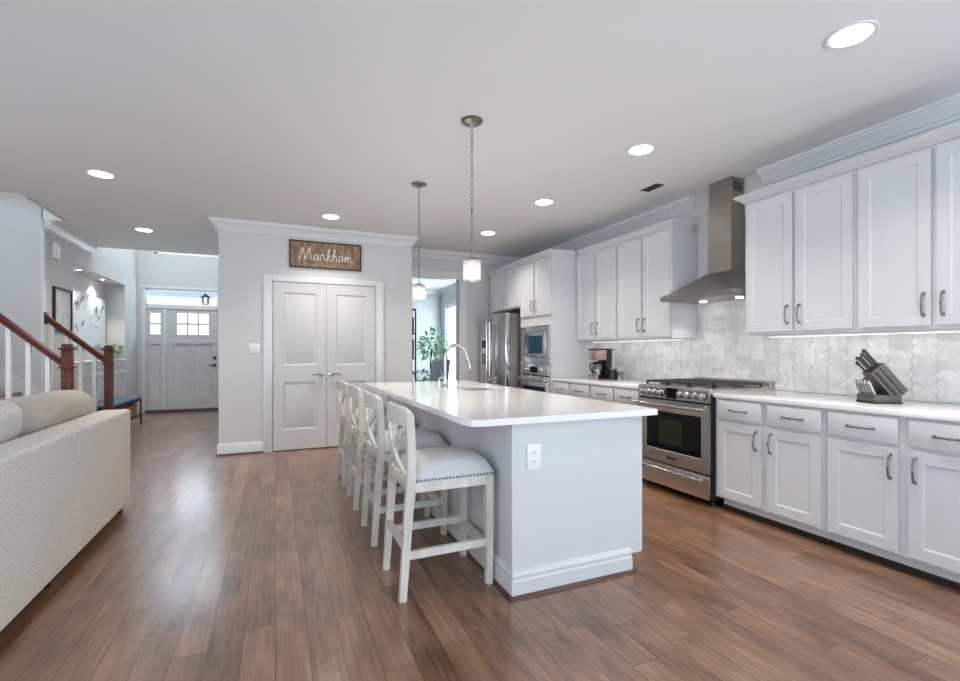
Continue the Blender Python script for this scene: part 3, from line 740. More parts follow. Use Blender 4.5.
plate('wall_outlet', 'white outlet on the tile backsplash between coffee maker and range', 'outlet', (XW - .0125, 3.83, 1.18), R, .075, .12, 'outlet', GP)

# ------------------------------------------------------------------ island
o = thing('kitchen_island', 'long white kitchen island with a plain panelled end', 'kitchen island', (0, 0, 0))
x0, x1, y0, y1 = 1.09, 1.905, 2.106, 4.95
MB().box(x0, x1, y0, y0 + .02, .095, .867).box(x0, 1.818, y0, y0 + .02, 0, .095).box(x0, x1, y1 - .02, y1, .095, .867).box(x0, 1.818, y1 - .02, y1, 0, .095).box(x0, x0 + .02, y0 + .02, y1 - .02, 0, .867).box(1.80, 1.818, y0 + .02, y1 - .02, 0, .095).box(x0 + .02, x1, y0 + .02, y1 - .02, .095, .113).box(x1 - .02, x1, y0 + .02, y1 - .02, .113, .867).build('body', 'cab', o)
p = MB().box(x0 - .012, x0, y0 - .004, y0 + .03, .12, .866)
for y in (2.786, 3.53, 4.27): p.box(x0 - .012, x0, y - .02, y + .02, .12, .79)
p.box(x0 - .012, x0, y0 + .03, y1, .79, .866); p.box(x0 - .012, x0, y1 - .03, y1, .12, .79); p.build('batten', 'cab', o)
IB = [(0, 0), (.022, 0), (.022, .070), (.013, .076), (.013, .088), (.019, .094), (.017, .104), (.006, .116), (0, .118)]
MB().sweep([(1.818, y0), (x0, y0), (x0, y1), (1.818, y1)], IB, .012, 1).build('baseboard', 'cab', o)
MB().sweep([(1.835, y0), (x0, y0), (x0, y1), (1.818, y1)], [(.0, 0), (.036, 0), (.034, .011), (.024, .016), (0, .016)], 0, 1).build('shoe_moulding', 'shoe', o)
for i in range(5):
    a = y0 + .03 + i * .56
    d = MB().panel(a, a + .545, .115, .845, -.02, .02).build('door', 'cab', o, (x1, 0, 0), PI / 2)
    arch_pull(MB(), a + .04, -.02, .72).build('handle', 'nickel', d)
def slab(outer, inner, z0, z1, bev):
    s = MB(); bm = s.bm; es = []
    for loop in (outer, inner):
        vs = [bm.verts.new((x, y, z1)) for x, y in loop]; es += [bm.edges.new((vs[i], vs[(i + 1) % len(vs)])) for i in range(len(vs))]
    r = bmesh.ops.triangle_fill(bm, edges=es, use_beauty=True); fs = [g for g in r['geom'] if isinstance(g, bmesh.types.BMFace)]
    ex = bmesh.ops.extrude_face_region(bm, geom=fs)
    bmesh.ops.translate(bm, verts=[g for g in ex['geom'] if isinstance(g, bmesh.types.BMVert)], vec=(0, 0, z0 - z1))
    return s
sk = (1.47, 1.87, 3.66, 4.24)
def rr(x0, x1, y0, y1, r, n=5):
    out = []
    for cx, cy, a0 in ((x0 + r, y0 + r, PI), (x1 - r, y0 + r, 1.5 * PI), (x1 - r, y1 - r, 0), (x0 + r, y1 - r, .5 * PI)):
        out += [(cx + r * math.cos(a0 + k * PI / 2 / n), cy + r * math.sin(a0 + k * PI / 2 / n)) for k in range(n + 1)]
    return out
outer = [(.89, 2.05), (1.965, 2.05), (1.975, 2.06), (1.975, 5.0), (.83, 5.0), (.83, 2.11), (.848, 2.068)]
tag(slab(outer, rr(*sk, .03), .868, .90, 0).build('countertop', 'quartz'), 'long white quartz worktop of the island with the sink cut into it', 'countertop')
s = MB(); a, b_, c_, d_ = sk; z0, z1 = .67, .8675
o_ = rr(a - .012, b_ + .012, c_ - .012, d_ + .012, .035); i_ = rr(a, b_, c_, d_, .03); j_ = rr(a + .012, b_ - .012, c_ + .012, d_ - .012, .04)
L3 = [[s.bm.verts.new((x, y, z)) for x, y in lp] for lp, z in ((o_, z0 - .006), (o_, z1), (i_, z1), (j_, z0))]
n = len(o_)
for u_, v_ in zip(L3, L3[1:]):
    for k in range(n): s.bm.faces.new([u_[k], u_[(k + 1) % n], v_[(k + 1) % n], v_[k]])
s.bm.faces.new(L3[-1]); s.bm.faces.new(L3[0][::-1])
o = thing('kitchen_sink', 'undermount stainless steel sink in the island worktop', 'sink', (0, 0, 0)); s.build('basin', 'steelh', o)
MB().lathe([(.04, .6705), (.04, .674), (.02, .673)], ((a + b_) / 2, (c_ + d_) / 2, 0), 18).build('drain', 'chrome', o)
o = thing('kitchen_faucet', 'tall gooseneck faucet with pull-down spray head beside the island sink', 'faucet', (1.385, 4.0, .9))
MB().lathe([(.030, 0), (.030, .008), (.024, .016), (.021, .05), (.021, .12), (.016, .14), (.0155, .15)], (0, 0, 0), 18).build('base', 'faucet', o)
pts = [(0, 0, .15)] + [(0, 0, .22)] + [(.105 - .105 * math.cos(t * PI / 12), 0, .275 + .105 * math.sin(t * PI / 12)) for t in range(11)]
pts += [(.222, 0, .245)]
MB().tube(pts, .0155, 12).build('spout', 'faucet', o)
MB().tube([(.222, 0, .248), (.228, 0, .225), (.24, 0, .175), (.243, 0, .165)], [.016, .018, .021, .019], 12).build('spray_head', 'faucet', o)
MB().tube([(0, .018, .085), (0, .045, .09), (-.01, .075, .12), (-.015, .085, .15)], [.009, .008, .007, .006], 10).build('lever', 'faucet', o)
o = thing('soap_dispenser', 'small soap dispenser pump behind the gooseneck faucet', 'soap dispenser', (1.385, 4.17, .9))
MB().lathe([(.022, 0), (.022, .006), (.013, .012), (.011, .05), (.007, .055), (.007, .08)], (0, 0, 0), 14).build('base', 'chrome', o)
MB().tube([(0, 0, .08), (.02, 0, .088), (.06, 0, .082), (.075, 0, .07)], [.009, .008, .006, .005], 8).build('spout', 'chrome', o)

# ------------------------------------------------------------------ counter stools: local +x faces the island
def make_stool(label, group):
    o = thing('counter_stool', label, 'stool', (.807, 2.475, 0), 0, group)
    hw = .188; xb, xf = -.215, .230            # rear and front leg lines (front of the stool is towards the island)
    SEAT = .535
    for sy in (-1, 1):
        y = sy * hw
        # rear leg and back post in one curved piece
        p = [(-.236, y, 0), (-.222, y, .2), (-.205, y, .45), (-.194, y, .57), (-.192, y, .68), (-.195, y, .80), (-.201, y, .905)]
        q = spline(p, 4); b = MB(); rows = []
        for i, v in enumerate(q):
            z = v.z; hx = .0175 + .005 * max(0, 1 - abs(z - .55) / .5); hy = .0165
            rows.append([b.bm.verts.new((v.x + s1 * hx, v.y + s2 * hy, v.z)) for s1, s2 in ((-1, -1), (1, -1), (1, 1), (-1, 1))])
        for r0, r1 in zip(rows, rows[1:]):
            for k in range(4): b.bm.faces.new([r0[k], r0[(k + 1) % 4], r1[(k + 1) % 4], r1[k]])
        b.bm.faces.new(rows[0]); b.bm.faces.new(rows[-1]); b.build('leg', 'stoolwood', o)
        f = MB(); f.quadbox([(xf - .018, y - .018, 0), (xf + .014, y - .018, 0), (xf + .014, y + .018, 0), (xf - .018, y + .018, 0)],
                            [(xf - .024, y - .021, .572), (xf + .017, y - .021, .572), (xf + .017, y + .021, .572), (xf - .024, y + .021, .572)]); f.build('leg', 'stoolwood', o)
        MB().bar((-.222, y, .218), (xf - .016, y, .222), .024, .038).build('stretcher', 'stoolwood', o)
    MB().bar((-.222, -hw + .017, .262), (-.222, hw - .017, .262), .024, .038).build('stretcher', 'stoolwood', o)
    MB().bar((xf, -hw + .018, .190), (xf, hw - .018, .190), .026, .044).build('stretcher', 'stoolwood', o)
    ap = MB()
    for sy in (-1, 1): ap.box(xb + .03, xf - .02, sy * hw - .012, sy * hw + .012, .525, .572)
    ap.box(xb + .008, xb + .03, -hw + .017, hw - .017, .525, .572).box(xf - .01, xf + .012, -hw + .02, hw - .02, .525, .572); ap.build('apron', 'stoolwood', o)
    # upholstered dome seat
    s = MB(); nx, ny = 14, 12; g = []; x_a, x_b, hy = -.178, .262, .205
    for i in range(nx + 1):
        r = []
        for j in range(ny + 1):
            u, v = -1 + 2 * i / nx, -1 + 2 * j / ny
            ru = 1 - .035 * abs(u) ** 8 * abs(v) ** 8
            e = max(0, (1 - abs(u) ** 3.2) * (1 - abs(v) ** 3.2)) ** .48
            r.append(s.bm.verts.new(((x_a + x_b) / 2 + u * (x_b - x_a) / 2 * ru, v * hy * ru, 0.598 + .088 * e)))
        g.append(r)
    for i in range(nx):
        for j in range(ny): s.bm.faces.new([g[i][j], g[i + 1][j], g[i + 1][j + 1], g[i][j + 1]])
    rim = [g[i][0] for i in range(nx + 1)] + [g[nx][j] for j in range(1, ny + 1)] + [g[i][ny] for i in range(nx - 1, -1, -1)] + [g[0][j] for j in range(ny - 1, 0, -1)]
    low = [s.bm.verts.new((v.co.x, v.co.y, .573)) for v in rim]
    for k in range(len(rim)): s.bm.faces.new([rim[k], low[k], low[(k + 1) % len(rim)], rim[(k + 1) % len(rim)]])
    s.bm.faces.new(low); s.build('seat', 'stoolfab', o, ang=1.2)
    nl = MB()
    def row(a, b, n_):
        for k in range(n_ + 1): t = k / n_; nl.ball((lerp(a[0], b[0], t), lerp(a[1], b[1], t), .584), .0062, 6, 4)
    for sy in (-1, 1): row((x_a + .012, sy * hy), (x_b - .012, sy * hy), 22)
    row((x_b, -hy + .012), (x_b, hy - .012), 20); nl.build('nailhead_trim', 'nail', o)
    # curved top rail and X back
    def bow(y): return -.200 - .048 * (1 - (y / .205) ** 2)
    t = MB(); rows = []; n_ = 12
    for i in range(n_ + 1):
        y = -.205 + .41 * i / n_; x = bow(y); e = abs(y) / .205; zt = .938 + .018 * (1 - e ** 2) - (.016 if i in (0, n_) else 0); zb = .850 + .008 * (1 - e ** 2) + (.006 if i in (0, n_) else 0)
        rows.append([t.bm.verts.new(p) for p in ((x - .013, y, zb), (x + .013, y, zb), (x + .014, y, zt - .006), (x + .006, y, zt), (x - .010, y, zt), (x - .016, y, zt - .006))])
    for r0, r1 in zip(rows, rows[1:]):
        for k in range(6): t.bm.faces.new([r0[k], r0[(k + 1) % 6], r1[(k + 1) % 6], r1[k]])
    t.bm.faces.new(rows[0]); t.bm.faces.new(rows[-1]); t.build('top_rail', 'stoolwood', o)
    for sg in (-1, 1):
        pts = []
        for i in range(11):
            tt = i / 10; y = sg * lerp(-.176, .176, tt); z = lerp(.60, .862, tt)
            pts.append((bow(y) * .8 + -.196 * .2 - .006 * sg, y, z))
        b = MB(); rows = []
        for i, v in enumerate(pts):
            n0 = Vector(pts[max(i - 1, 0)]); n1 = Vector(pts[min(i + 1, 10)]); d = (n1 - n0); nn = Vector((0, -d.z, d.y)).normalized() * .019; v = Vector(v)
            rows.append([b.bm.verts.new(p) for p in (v - nn + Vector((-.007, 0, 0)), v + nn + Vector((-.007, 0, 0)), v + nn + Vector((.007, 0, 0)), v - nn + Vector((.007, 0, 0)))])
        for r0, r1 in zip(rows, rows[1:]):
            for k in range(4): b.bm.faces.new([r0[k], r0[(k + 1) % 4], r1[(k + 1) % 4], r1[k]])
        b.bm.faces.new(rows[0]); b.bm.faces.new(rows[-1]); b.build('cross_brace', 'stoolwood', o)
    b = MB(); rows = []
    for i in range(n_ + 1):
        y = -.172 + .344 * i / n_; x = -.196 - .034 * (1 - (y / .172) ** 2)
        rows.append([b.bm.verts.new(p) for p in ((x - .009, y, .575), (x + .009, y, .575), (x + .009, y, .612), (x - .009, y, .612))])
    for r0, r1 in zip(rows, rows[1:]):
        for k in range(4): b.bm.faces.new([r0[k], r0[(k + 1) % 4], r1[(k + 1) % 4], r1[k]])
    b.bm.faces.new(rows[0]); b.bm.faces.new(rows[-1]); b.build('lower_rail', 'stoolwood', o)
    return o
GS = 'counter stools along the island'
s0 = make_stool('cream X-back counter stool at the outlet end of the island, grey seat in full view', GS)
for y, lab in ((3.205, 'cream X-back counter stool, second from the outlet end of the island'), (3.95, 'cream X-back counter stool, third from the outlet end of the island'), (4.66, 'cream X-back counter stool at the pantry end of the island row')):
    c = copy_tree(s0); c.location = (.807, y, 0); c['label'] = lab

# ------------------------------------------------------------------ ceiling lamps
can = thing('recessed_light', 'largest recessed ceiling light, above the floor before the knife block counter', 'ceiling light', (2.60, 1.425, ZC), 0, 'recessed ceiling lights')
MB().lathe([(.086, -.001), (.088, -.006), (.104, -.007), (.107, -.003), (.107, 0), (.086, 0)], (0, 0, 0), 32).build('trim_ring', 'trim', can)
MB().lathe([(.085, -.004), (.05, -.0055), (.005, -.006)], (0, 0, 0), 32).build('lens', 'lens', can)
l = bpy.data.lights.new('can_light', 'AREA'); l.shape = 'DISK'; l.size = .16; l.spread = 2.0; l.energy = 7.5; l.color = (1, .91, .79)
lo = bpy.data.objects.new('can_light', l); COL.objects.link(lo); lo.parent = can; lo.location = (0, 0, -.012)
for p, lab in (((2.585, 2.87), 'recessed ceiling light between the big pendant and the steel hood'), ((2.565, 4.275), 'recessed ceiling light above the aisle before the coffee maker counter'), ((2.56, 5.68), 'small recessed ceiling light before the refrigerator'),
               ((.586, 5.70), 'recessed ceiling light above the wooden name sign'), ((-1.405, 5.137), 'recessed ceiling light above the end of the sofa, by the stair opening'), ((-1.54, 7.26), 'recessed ceiling light at the foyer end of the ceiling')):
    c = copy_tree(can); c.location = (*p, ZC); c['label'] = lab
o = thing('ceiling_vent', 'small grey air vent grille in the ceiling before the hood', 'vent', (3.27, 3.48, ZC), .0)
MB().box(-.06, .06, -.12, .12, -.006, 0, .002).build('frame', 'trim', o)
v = MB()
for k in range(6): v.box(-.05 + k * .018, -.038 + k * .018, -.105, .105, -.009, -.005)
v.build('slats', 'iron', o)

def pendant(loc, label):
    o = thing('pendant_light', label, 'pendant light', loc, 0, 'glass pendants above the island')
    drop = 1.08
    MB().lathe([(.074, 0), (.074, -.006), (.066, -.016), (.03, -.024), (.012, -.032), (.008, -.045)], (0, 0, 0), 28).build('canopy', 'nickel', o)
    ch = MB(); z = -.042; k = 0
    while z > -.60:
        pts = []
        for t in range(12):
            a = 2 * PI * t / 12; u, w_ = .0085 * math.cos(a), .017 * math.sin(a)
            pts.append((u, 0, z - .014 + w_) if k % 2 else (0, u, z - .014 + w_))
        ch.tube(pts, .0022, 6, True); z -= .0265; k += 1
    ch.build('chain', 'nickel', o)
    MB().cyl((0, 0, -.59), (0, 0, -.93), .005, 10).build('rod', 'nickel', o)
    MB().lathe([(.008, -.92), (.02, -.926), (.058, -.940), (.06, -.946), (.045, -.948), (.02, -.952), (.02, -.972), (.017, -.974)], (0, 0, 0), 24).build('cap', 'nickel', o)
    g = MB().lathe([(.059, -.947), (.059, -1.0), (.059, -drop), (.056, -drop), (.056, -1.0), (.056, -.949)], (0, 0, 0), 28); g.build('shade', 'shade', o)
    MB().lathe([(.012, -.972), (.014, -.985), (.027, -1.015), (.029, -1.032), (.022, -1.055), (.006, -1.064)], (0, 0, 0), 16).build('bulb', 'bulb', o)
    l = bpy.data.lights.new('bulb_light', 'SPOT'); l.energy = 22; l.color = (1, .91, .78); l.spot_size = 2.5; l.spot_blend = .8; l.shadow_soft_size = .03
    lo = bpy.data.objects.new('bulb_light', l); COL.objects.link(lo); lo.parent = o; lo.location = (0, 0, -1.085)
    return o
pd = pendant((1.216, 2.962, ZC), 'clear glass pendant on a long chain, over the outlet end of the island')
c = copy_tree(pd); c.location = (1.224, 4.275, ZC); c['label'] = 'clear glass pendant over the sink, before the dining room doorway'

# ------------------------------------------------------------------ wooden sign
o = thing('name_sign', 'framed wooden sign with white script lettering above the pantry doors', 'sign', (.593, YP - .001, 2.446))
sw, sh = .438, .170
MB().box(-sw + .015, sw - .015, -.018, -.002, -sh + .015, sh - .015).build('board', 'signwood', o)
f = MB()
f.box(-sw, sw, -.03, 0, sh - .018, sh).box(-sw, sw, -.03, 0, -sh, -sh + .018).box(-sw, -sw + .018, -.03, 0, -sh + .018, sh - .018).box(sw - .018, sw, -.03, 0, -sh + .018, sh - .018); f.build('frame', 'signframe', o)
A = [(.27, .42), (.17, .5), (.04, .3), (.07, .03), (.2, .1), (.28, .45), (.28, .1), (.38, .03)]
def sh_(pts, dx): return [(x + dx, y) for x, y in pts]
strokes = [[(-.05, .12), (.02, .02), (.1, .4), (.2, 1.0), (.26, .6), (.34, .04), (.44, .5), (.58, 1.02), (.62, .5), (.68, .05), (.8, .08)],
           sh_(A, .8), [(1.18, .05), (1.26, .5), (1.30, .42), (1.41, .47), (1.41, .12), (1.5, .03), (1.56, .2)],
           [(1.56, .2), (1.72, .85), (1.68, 1.0), (1.61, .6), (1.58, 0)], [(1.58, .2), (1.75, .5), (1.78, .38), (1.62, .24), (1.76, .05), (1.88, .05)],
           [(1.88, .05), (2.04, .85), (2.0, 1.0), (1.93, .6), (1.9, 0)], [(1.9, .2), (2.05, .48), (2.1, .38), (2.1, .08), (2.2, .05)],
           sh_(A, 2.2), [(2.58, .03), (2.63, .48), (2.62, .02)], [(2.62, .15), (2.73, .48), (2.77, .36), (2.76, .02)], [(2.76, .15), (2.88, .48), (2.92, .34), (2.92, .08), (3.02, .03), (3.1, .15)]]
tx = MB()
for sk_ in strokes:
    pts = [((x - 1.52) * .213, -.0195, (y - .45) * .150) for x, y in sk_]
    tx.tube(spline(pts, 6), .0050, 6, flat=1)
tx.build('lettering', 'white', o)

# ------------------------------------------------------------------ worktop objects
o = thing('knife_block', 'grey slanted knife block with dark handled knives on the worktop', 'knife block', (3.49, 1.755, .9), math.radians(155))
MB().box(-.085, .085, -.075, .075, 0, .012).build('foot', 'dark', o)
MB().box(-.083, .083, -.073, .073, .012, .055, .004).build('tray', 'block', o)
d = Vector((.66, .0, .75)).normalized(); nrm = Vector((-d.z, 0, d.x))
b = MB(); base = Vector((-.075, 0, .055))
c1, c2 = -.005, .070
def P(a, n_, y): v = base + d * a + nrm * n_; return (v.x, y, v.z)
b.quadbox([P(-.01, -.045, c1), P(-.01, -.045, c2), P(-.01, .055, c2), P(-.01, .055, c1)][::1], [P(.215, -.045, c1), P(.215, -.045, c2), P(.215, .055, c2), P(.215, .055, c1)]); b.build('block', 'block', o)
b = MB(); b.quadbox([P(.0, -.03, c2), P(.0, -.03, c2 + .0015), P(.0, -.012, c2 + .0015), P(.0, -.012, c2)], [P(.205, -.03, c2), P(.205, -.03, c2 + .0015), P(.205, -.012, c2 + .0015), P(.205, -.012, c2)])
b.quadbox([P(.0, .012, c2), P(.0, .012, c2 + .0015), P(.0, .02, c2 + .0015), P(.0, .02, c2)], [P(.205, .012, c2), P(.205, .012, c2 + .0015), P(.205, .02, c2 + .0015), P(.205, .02, c2)]); b.build('side_groove', 'matte', o)
b = MB(); b.quadbox([P(.21, -.03, .012), P(.21, -.03, .052), P(.21, .04, .052), P(.21, .04, .012)], [P(.217, -.03, .012), P(.217, -.03, .052), P(.217, .04, .052), P(.217, .04, .012)]); b.build('slot_plate', 'matte', o)
b = MB(); b.quadbox([P(-.01, -.045, -.07), P(-.01, -.045, -.008), P(-.01, .05, -.008), P(-.01, .05, -.07)], [P(.15, -.045, -.07), P(.15, -.045, -.008), P(.15, .05, -.008), P(.15, .05, -.07)]); b.build('lower_block', 'block', o)
kn = 0
def knife(a0, n_, y, L, r=.0085, lab=None):
    g = MB(); p, q = Vector(P(a0, n_, y)), Vector(P(a0 + L, n_, y)); g.bar(p, q, r * 1.5, r * 2.4, (0, 1, 0)); g.ball(q, r * 1.3)
    k = thing('knife', lab, 'knife', (0, 0, 0), 0, 'knives in the block')
    h = g.build('handle', 'iron', k); k.location = o.location; k.rotation_euler = o.rotation_euler
    e = MB(); e.bar(Vector(P(a0 + .012, n_, y)), Vector(P(a0 + L * .88, n_, y)), r * 1.7, r * 1.3, (0, 1, 0)); e.build('grip_inlay', 'chrome', k); return k
for i, (n_, y, L) in enumerate(((.035, .035, .115), (.012, .035, .105), (-.018, .022, .10), (.03, -.038, .125), (-.005, -.038, .115))):
    knife(.1505 if i > 2 else .2175, n_, y, L, .0088, ('dark handled knife in the back slot of the block, %s' % ('standing highest', 'second highest', 'third highest', 'lower outer row, taller', 'lower outer row, shorter')[i]))
for i in range(5):
    y = -.060 + i * .026
    p, q = Vector((.062, y, .056)), Vector((.098, y, .135)); k = thing('steak_knife', 'silver steak knife in the block\'s tray, %s' % ('first of the row by the wall', 'second of the row', 'middle of the row', 'fourth of the row', 'last of the row by the room')[i], 'knife', o.location, o.rotation_euler.z, 'steak knives in the tray')
    MB().bar(p, q, .010, .017, (0, 1, 0)).ball(q, .0095).build('handle', 'chrome', k)
    MB().bar(p + (q - p) * .12, p + (q - p) * .85, .0115, .008, (0, 1, 0)).build('grip_inlay', 'matte', k)

o = thing('coffee_maker', 'black and copper drip coffee maker on the worktop', 'coffee maker', (3.55, 4.63, .9), R)
MB().box(-.09, .09, -.105, .105, 0, .03, .006).build('base', 'dark', o)
MB().box(-.088, .088, -.107, -.09, .002, .052, .004).build('control_band', 'copper', o)
MB().box(-.09, .09, .03, .105, .03, .345, .006).build('water_tank', 'dark', o)
MB().box(-.09, .09, -.105, .03, .225, .345, .01).build('brew_head', 'copper', o)
MB().box(-.094, .094, -.108, .13, .345, .362, .005).build('lid', 'dark', o)
ca = MB().lathe([(.055, .032), (.066, .05), (.068, .12), (.055, .165), (.05, .178), (.046, .178), (.063, .12), (.062, .05), (.05, .036)], (0, -.04, 0), 20).build('carafe', 'carafe', o)
MB().lathe([(.055, .178), (.057, .196), (.03, .208), (.01, .21)], (0, -.04, 0), 18).build('carafe_lid', 'dark', ca)
MB().tube(spline([(.0, -.09, .185), (.0, -.135, .18), (.0, -.14, .12), (.0, -.105, .075)], 4), .009, 8).build('carafe_handle', 'dark', ca)
MB().lathe([(.01, .04), (.058, .042), (.06, .10), (.01, .101)], (0, -.04, 0), 18).build('coffee', 'dkwood', ca)
o = thing('canister', 'small dark canister standing beside the coffee maker', 'canister', (3.60, 4.455, .9))
MB().lathe([(.045, 0), (.045, .115), (.04, .12)], (0, 0, 0), 20).build('jar', 'dark', o); MB().lathe([(.046, .12), (.046, .135), (.01, .142)], (0, 0, 0), 20).build('lid', 'nickel', o)
o = thing('glass_mug', 'clear glass mug standing beside the dark canister', 'mug', (3.60, 4.335, .9))
MB().lathe([(.036, 0), (.038, .10), (.035, .10), (.033, .006)], (0, 0, 0), 18).build('cup', 'carafe', o)
MB().tube(spline([(.0, -.036, .08), (.0, -.062, .075), (.0, -.062, .035), (.0, -.036, .025)], 4), .005, 8).build('handle', 'carafe', o)

# ------------------------------------------------------------------ sofa
o = thing('sofa', 'oatmeal tweed sofa seen from behind', 'sofa', (-1.034, 3.2, 0))
ye = 1.28; yn = -1.35
bk = MB().box(-.20, 0, yn, ye, .06, .778, .022, 3)
bk.build('back', 'sofa', o)
MB().box(-.0005, .002, .196, .202, .075, .755).build('seam', 'sofa', o)
for a, b_ in ((ye - .10, ye), (yn, yn + .10)): MB().box(-.96, -.202, a, b_, .06, .50, .025, 3).build('arm', 'sofa', o)
MB().box(-.93, -.202, yn + .10, ye - .10, .06, .30, .01).build('seat_base', 'sofa', o)
for a, b_ in ((yn + .105, .148), (.154, ye - .105)): MB().box(-.96, -.205, a, b_, .302, .47, .035, 3).build('seat_cushion', 'sofa', o)
for x in (-.07, -.88):
    for y in (yn + .1, ye - .08, -.03): MB().box(x - .03, x + .03, y - .03, y + .03, 0, .062).build('leg', 'leg', o)
def cushion(label, c, sx, sy, sz, yaw, tilt, m, seed, crease=.006, pw=.4):
    M4 = Matrix.Rotation(yaw, 4, 'Z') @ Matrix.Rotation(tilt, 4, 'X')
    b = MB().pillow(sx, sy, sz, M4, 14, pw, crease, seed); ob = b.build('cushion', m, None, c, 0, 1, ang=3)
    return tag(ob, label, 'cushion', 'loose cushions on the sofa')
cushion('plump oatmeal back cushion leaning on the sofa back, cut off by the picture edge', (-1.402, 2.90, .742), 1.16, .27, .50, PI / 2, .28, 'sofa', 3, .004, .3)
cushion('wrinkled beige back cushion at the stair end of the sofa', (-1.398, 3.985, .732), 1.06, .27, .47, PI / 2, .28, 'pillow', 5, .015, .28)
cushion('flat beige cushion behind the plump cushion, only its top edge showing', (-1.86, 3.62, .71), .80, .18, .46, PI / 2 + .5, -.2, 'pillow', 9, .004)

# ------------------------------------------------------------------ staircase
o = thing('staircase', 'staircase with wooden treads and white risers behind the sofa', 'staircase', (-1.95, 6.58, 0))
RISE, RUN = .19, .255
for i in range(1, 13):
    xa = -RUN * (i - 1)
    yb = .56 if xa - RUN > -.57 else .555
    MB().box(xa - RUN - .005, xa + .025, -.60, .56, RISE * i - .026, RISE * i, .006).build('tread', 'tread', o)
    MB().box(xa - RUN, xa, -.59, .55, 0 if i < 2 else RISE * (i - 1), RISE * i - .0265).build('riser', 'trim', o)
MB().prism([(0, 0), (-RUN * 12, 0), (-RUN * 12, RISE * 12 - .03), (-RUN * 12 + .001, RISE * 12 - .03), (0, .10)], 'y', -.612, -.592).build('stringer', 'trim', o)
MB().prism([(-.56, RISE * 3 + .0), (-RUN * 12, RISE * 12), (-RUN * 12, RISE * 12 + .30), (-.56, RISE * 3 + .30 - .19 + .1)], 'y', .5585, .5695).build('skirt_board', 'trim', o)
def newel(parent, x, y, top):
    n = MB().box(x - .041, x + .041, y - .041, y + .041, 0, top - .015, .004).build('newel_post', 'cherry', parent)
    MB().box(x - .038, x + .038, y - .038, y + .038, top - .015, top + .025, .006).build('cap', 'cherry', n)
    MB().box(x - .058, x + .058, y - .058, y + .058, top - .032, top - .012, .006).build('collar', 'cherry', n)
    MB().box(x - .056, x + .056, y - .056, y + .056, top - .215, top - .198, .005).build('collar', 'cherry', n)
def rail(parent, p, q):
    prof = [(-.03, -.042), (.03, -.042), (.024, -.010), (.034, .016), (.022, .040), (-.022, .040), (-.034, .016), (-.024, -.010)]
    b = MB(); p, q = Vector(p), Vector(q)
    A_ = [b.bm.verts.new((p.x, p.y + u, p.z + v)) for u, v in prof]; B_ = [b.bm.verts.new((q.x, q.y + u, q.z + v)) for u, v in prof]
    b.bm.faces.new(A_); b.bm.faces.new(B_[::-1])
    for k in range(8): b.bm.faces.new([A_[k], B_[k], B_[(k + 1) % 8], A_[(k + 1) % 8]])
    return b.build('handrail', 'cherry', parent)
SL = .755; SLN = .92
o = thing('stair_railing', 'cherry newel and handrail with white balusters, sofa side of the stairs', 'railing', (0, 0, 0), 0, 'stair railings')
newel(o, -1.889, 5.925, 1.275); rail(o, (-1.94, 5.925, 1.13), (-4.4, 5.925, 1.13 + SLN * 2.46))
for k in range(7):
    x = -2.04 - k * .145; st_ = int((-1.95 - x) / RUN) + 1
    MB().box(x - .018, x + .018, 5.907, 5.943, .0, 1.13 + SLN * (-1.94 - x) - .03).build('baluster', 'trim', o)
o = thing('stair_railing', 'cherry newel and handrail ending in a rosette on the foyer wall', 'railing', (0, 0, 0), 0, 'stair railings')
newel(o, -1.889, 7.2, 1.275); r_ = rail(o, (-1.94, 7.2, 1.135), (-2.485, 7.2, 1.62))
MB().box(-2.508, -2.484, 7.152, 7.252, 1.55, 1.69, .004).build('rosette', 'cherry', r_)
for k in range(4):
    x = -2.03 - k * .135
    MB().box(x - .018, x + .018, 7.182, 7.218, 0, 1.135 + .89 * (-1.94 - x) - .025).build('baluster', 'trim', o)

# ------------------------------------------------------------------ foyer
o = thing('picture_frame', 'square black framed print on the foyer wall beside the stair rail', 'picture', (FX + .0005, 7.68, 1.755), PI / 2)
h = .275
MB().box(-h, -h + .028, -.03, 0, -h, h).box(h - .028, h, -.03, 0, -h, h).box(-h + .028, h - .028, -.03, 0, h - .028, h).box(-h + .028, h - .028, -.03, 0, -h, -h + .028).build('frame', 'matte', o)
MB().box(-h + .028, h - .028, -.014, -.001, -h + .028, h - .028).build('print', 'art2', o)
o = thing('canvas_painting', 'large pale canvas with grey ink blotches standing in the lit niche', 'painting', (FX - .272, 9.47, 1.087), PI / 2)
MB().box(-.82, .82, -.035, -.006, .215, 1.05).build('canvas', 'art', o)
MB().box(-.828, .828, -.039, 0, 1.05, 1.062).box(-.828, .828, -.039, 0, .203, .215).box(-.828, -.82, -.039, 0, .215, 1.05).box(.82, .828, -.039, 0, .215, 1.05).build('frame', 'nickel', o)
o = thing('door_chime', 'white door chime box high on the foyer wall', 'door chime', (FX + .0005, 7.45, 2.47), PI / 2)
MB().box(-.075, .075, -.045, 0, -.10, .10, .012).build('cover', 'plate', o)
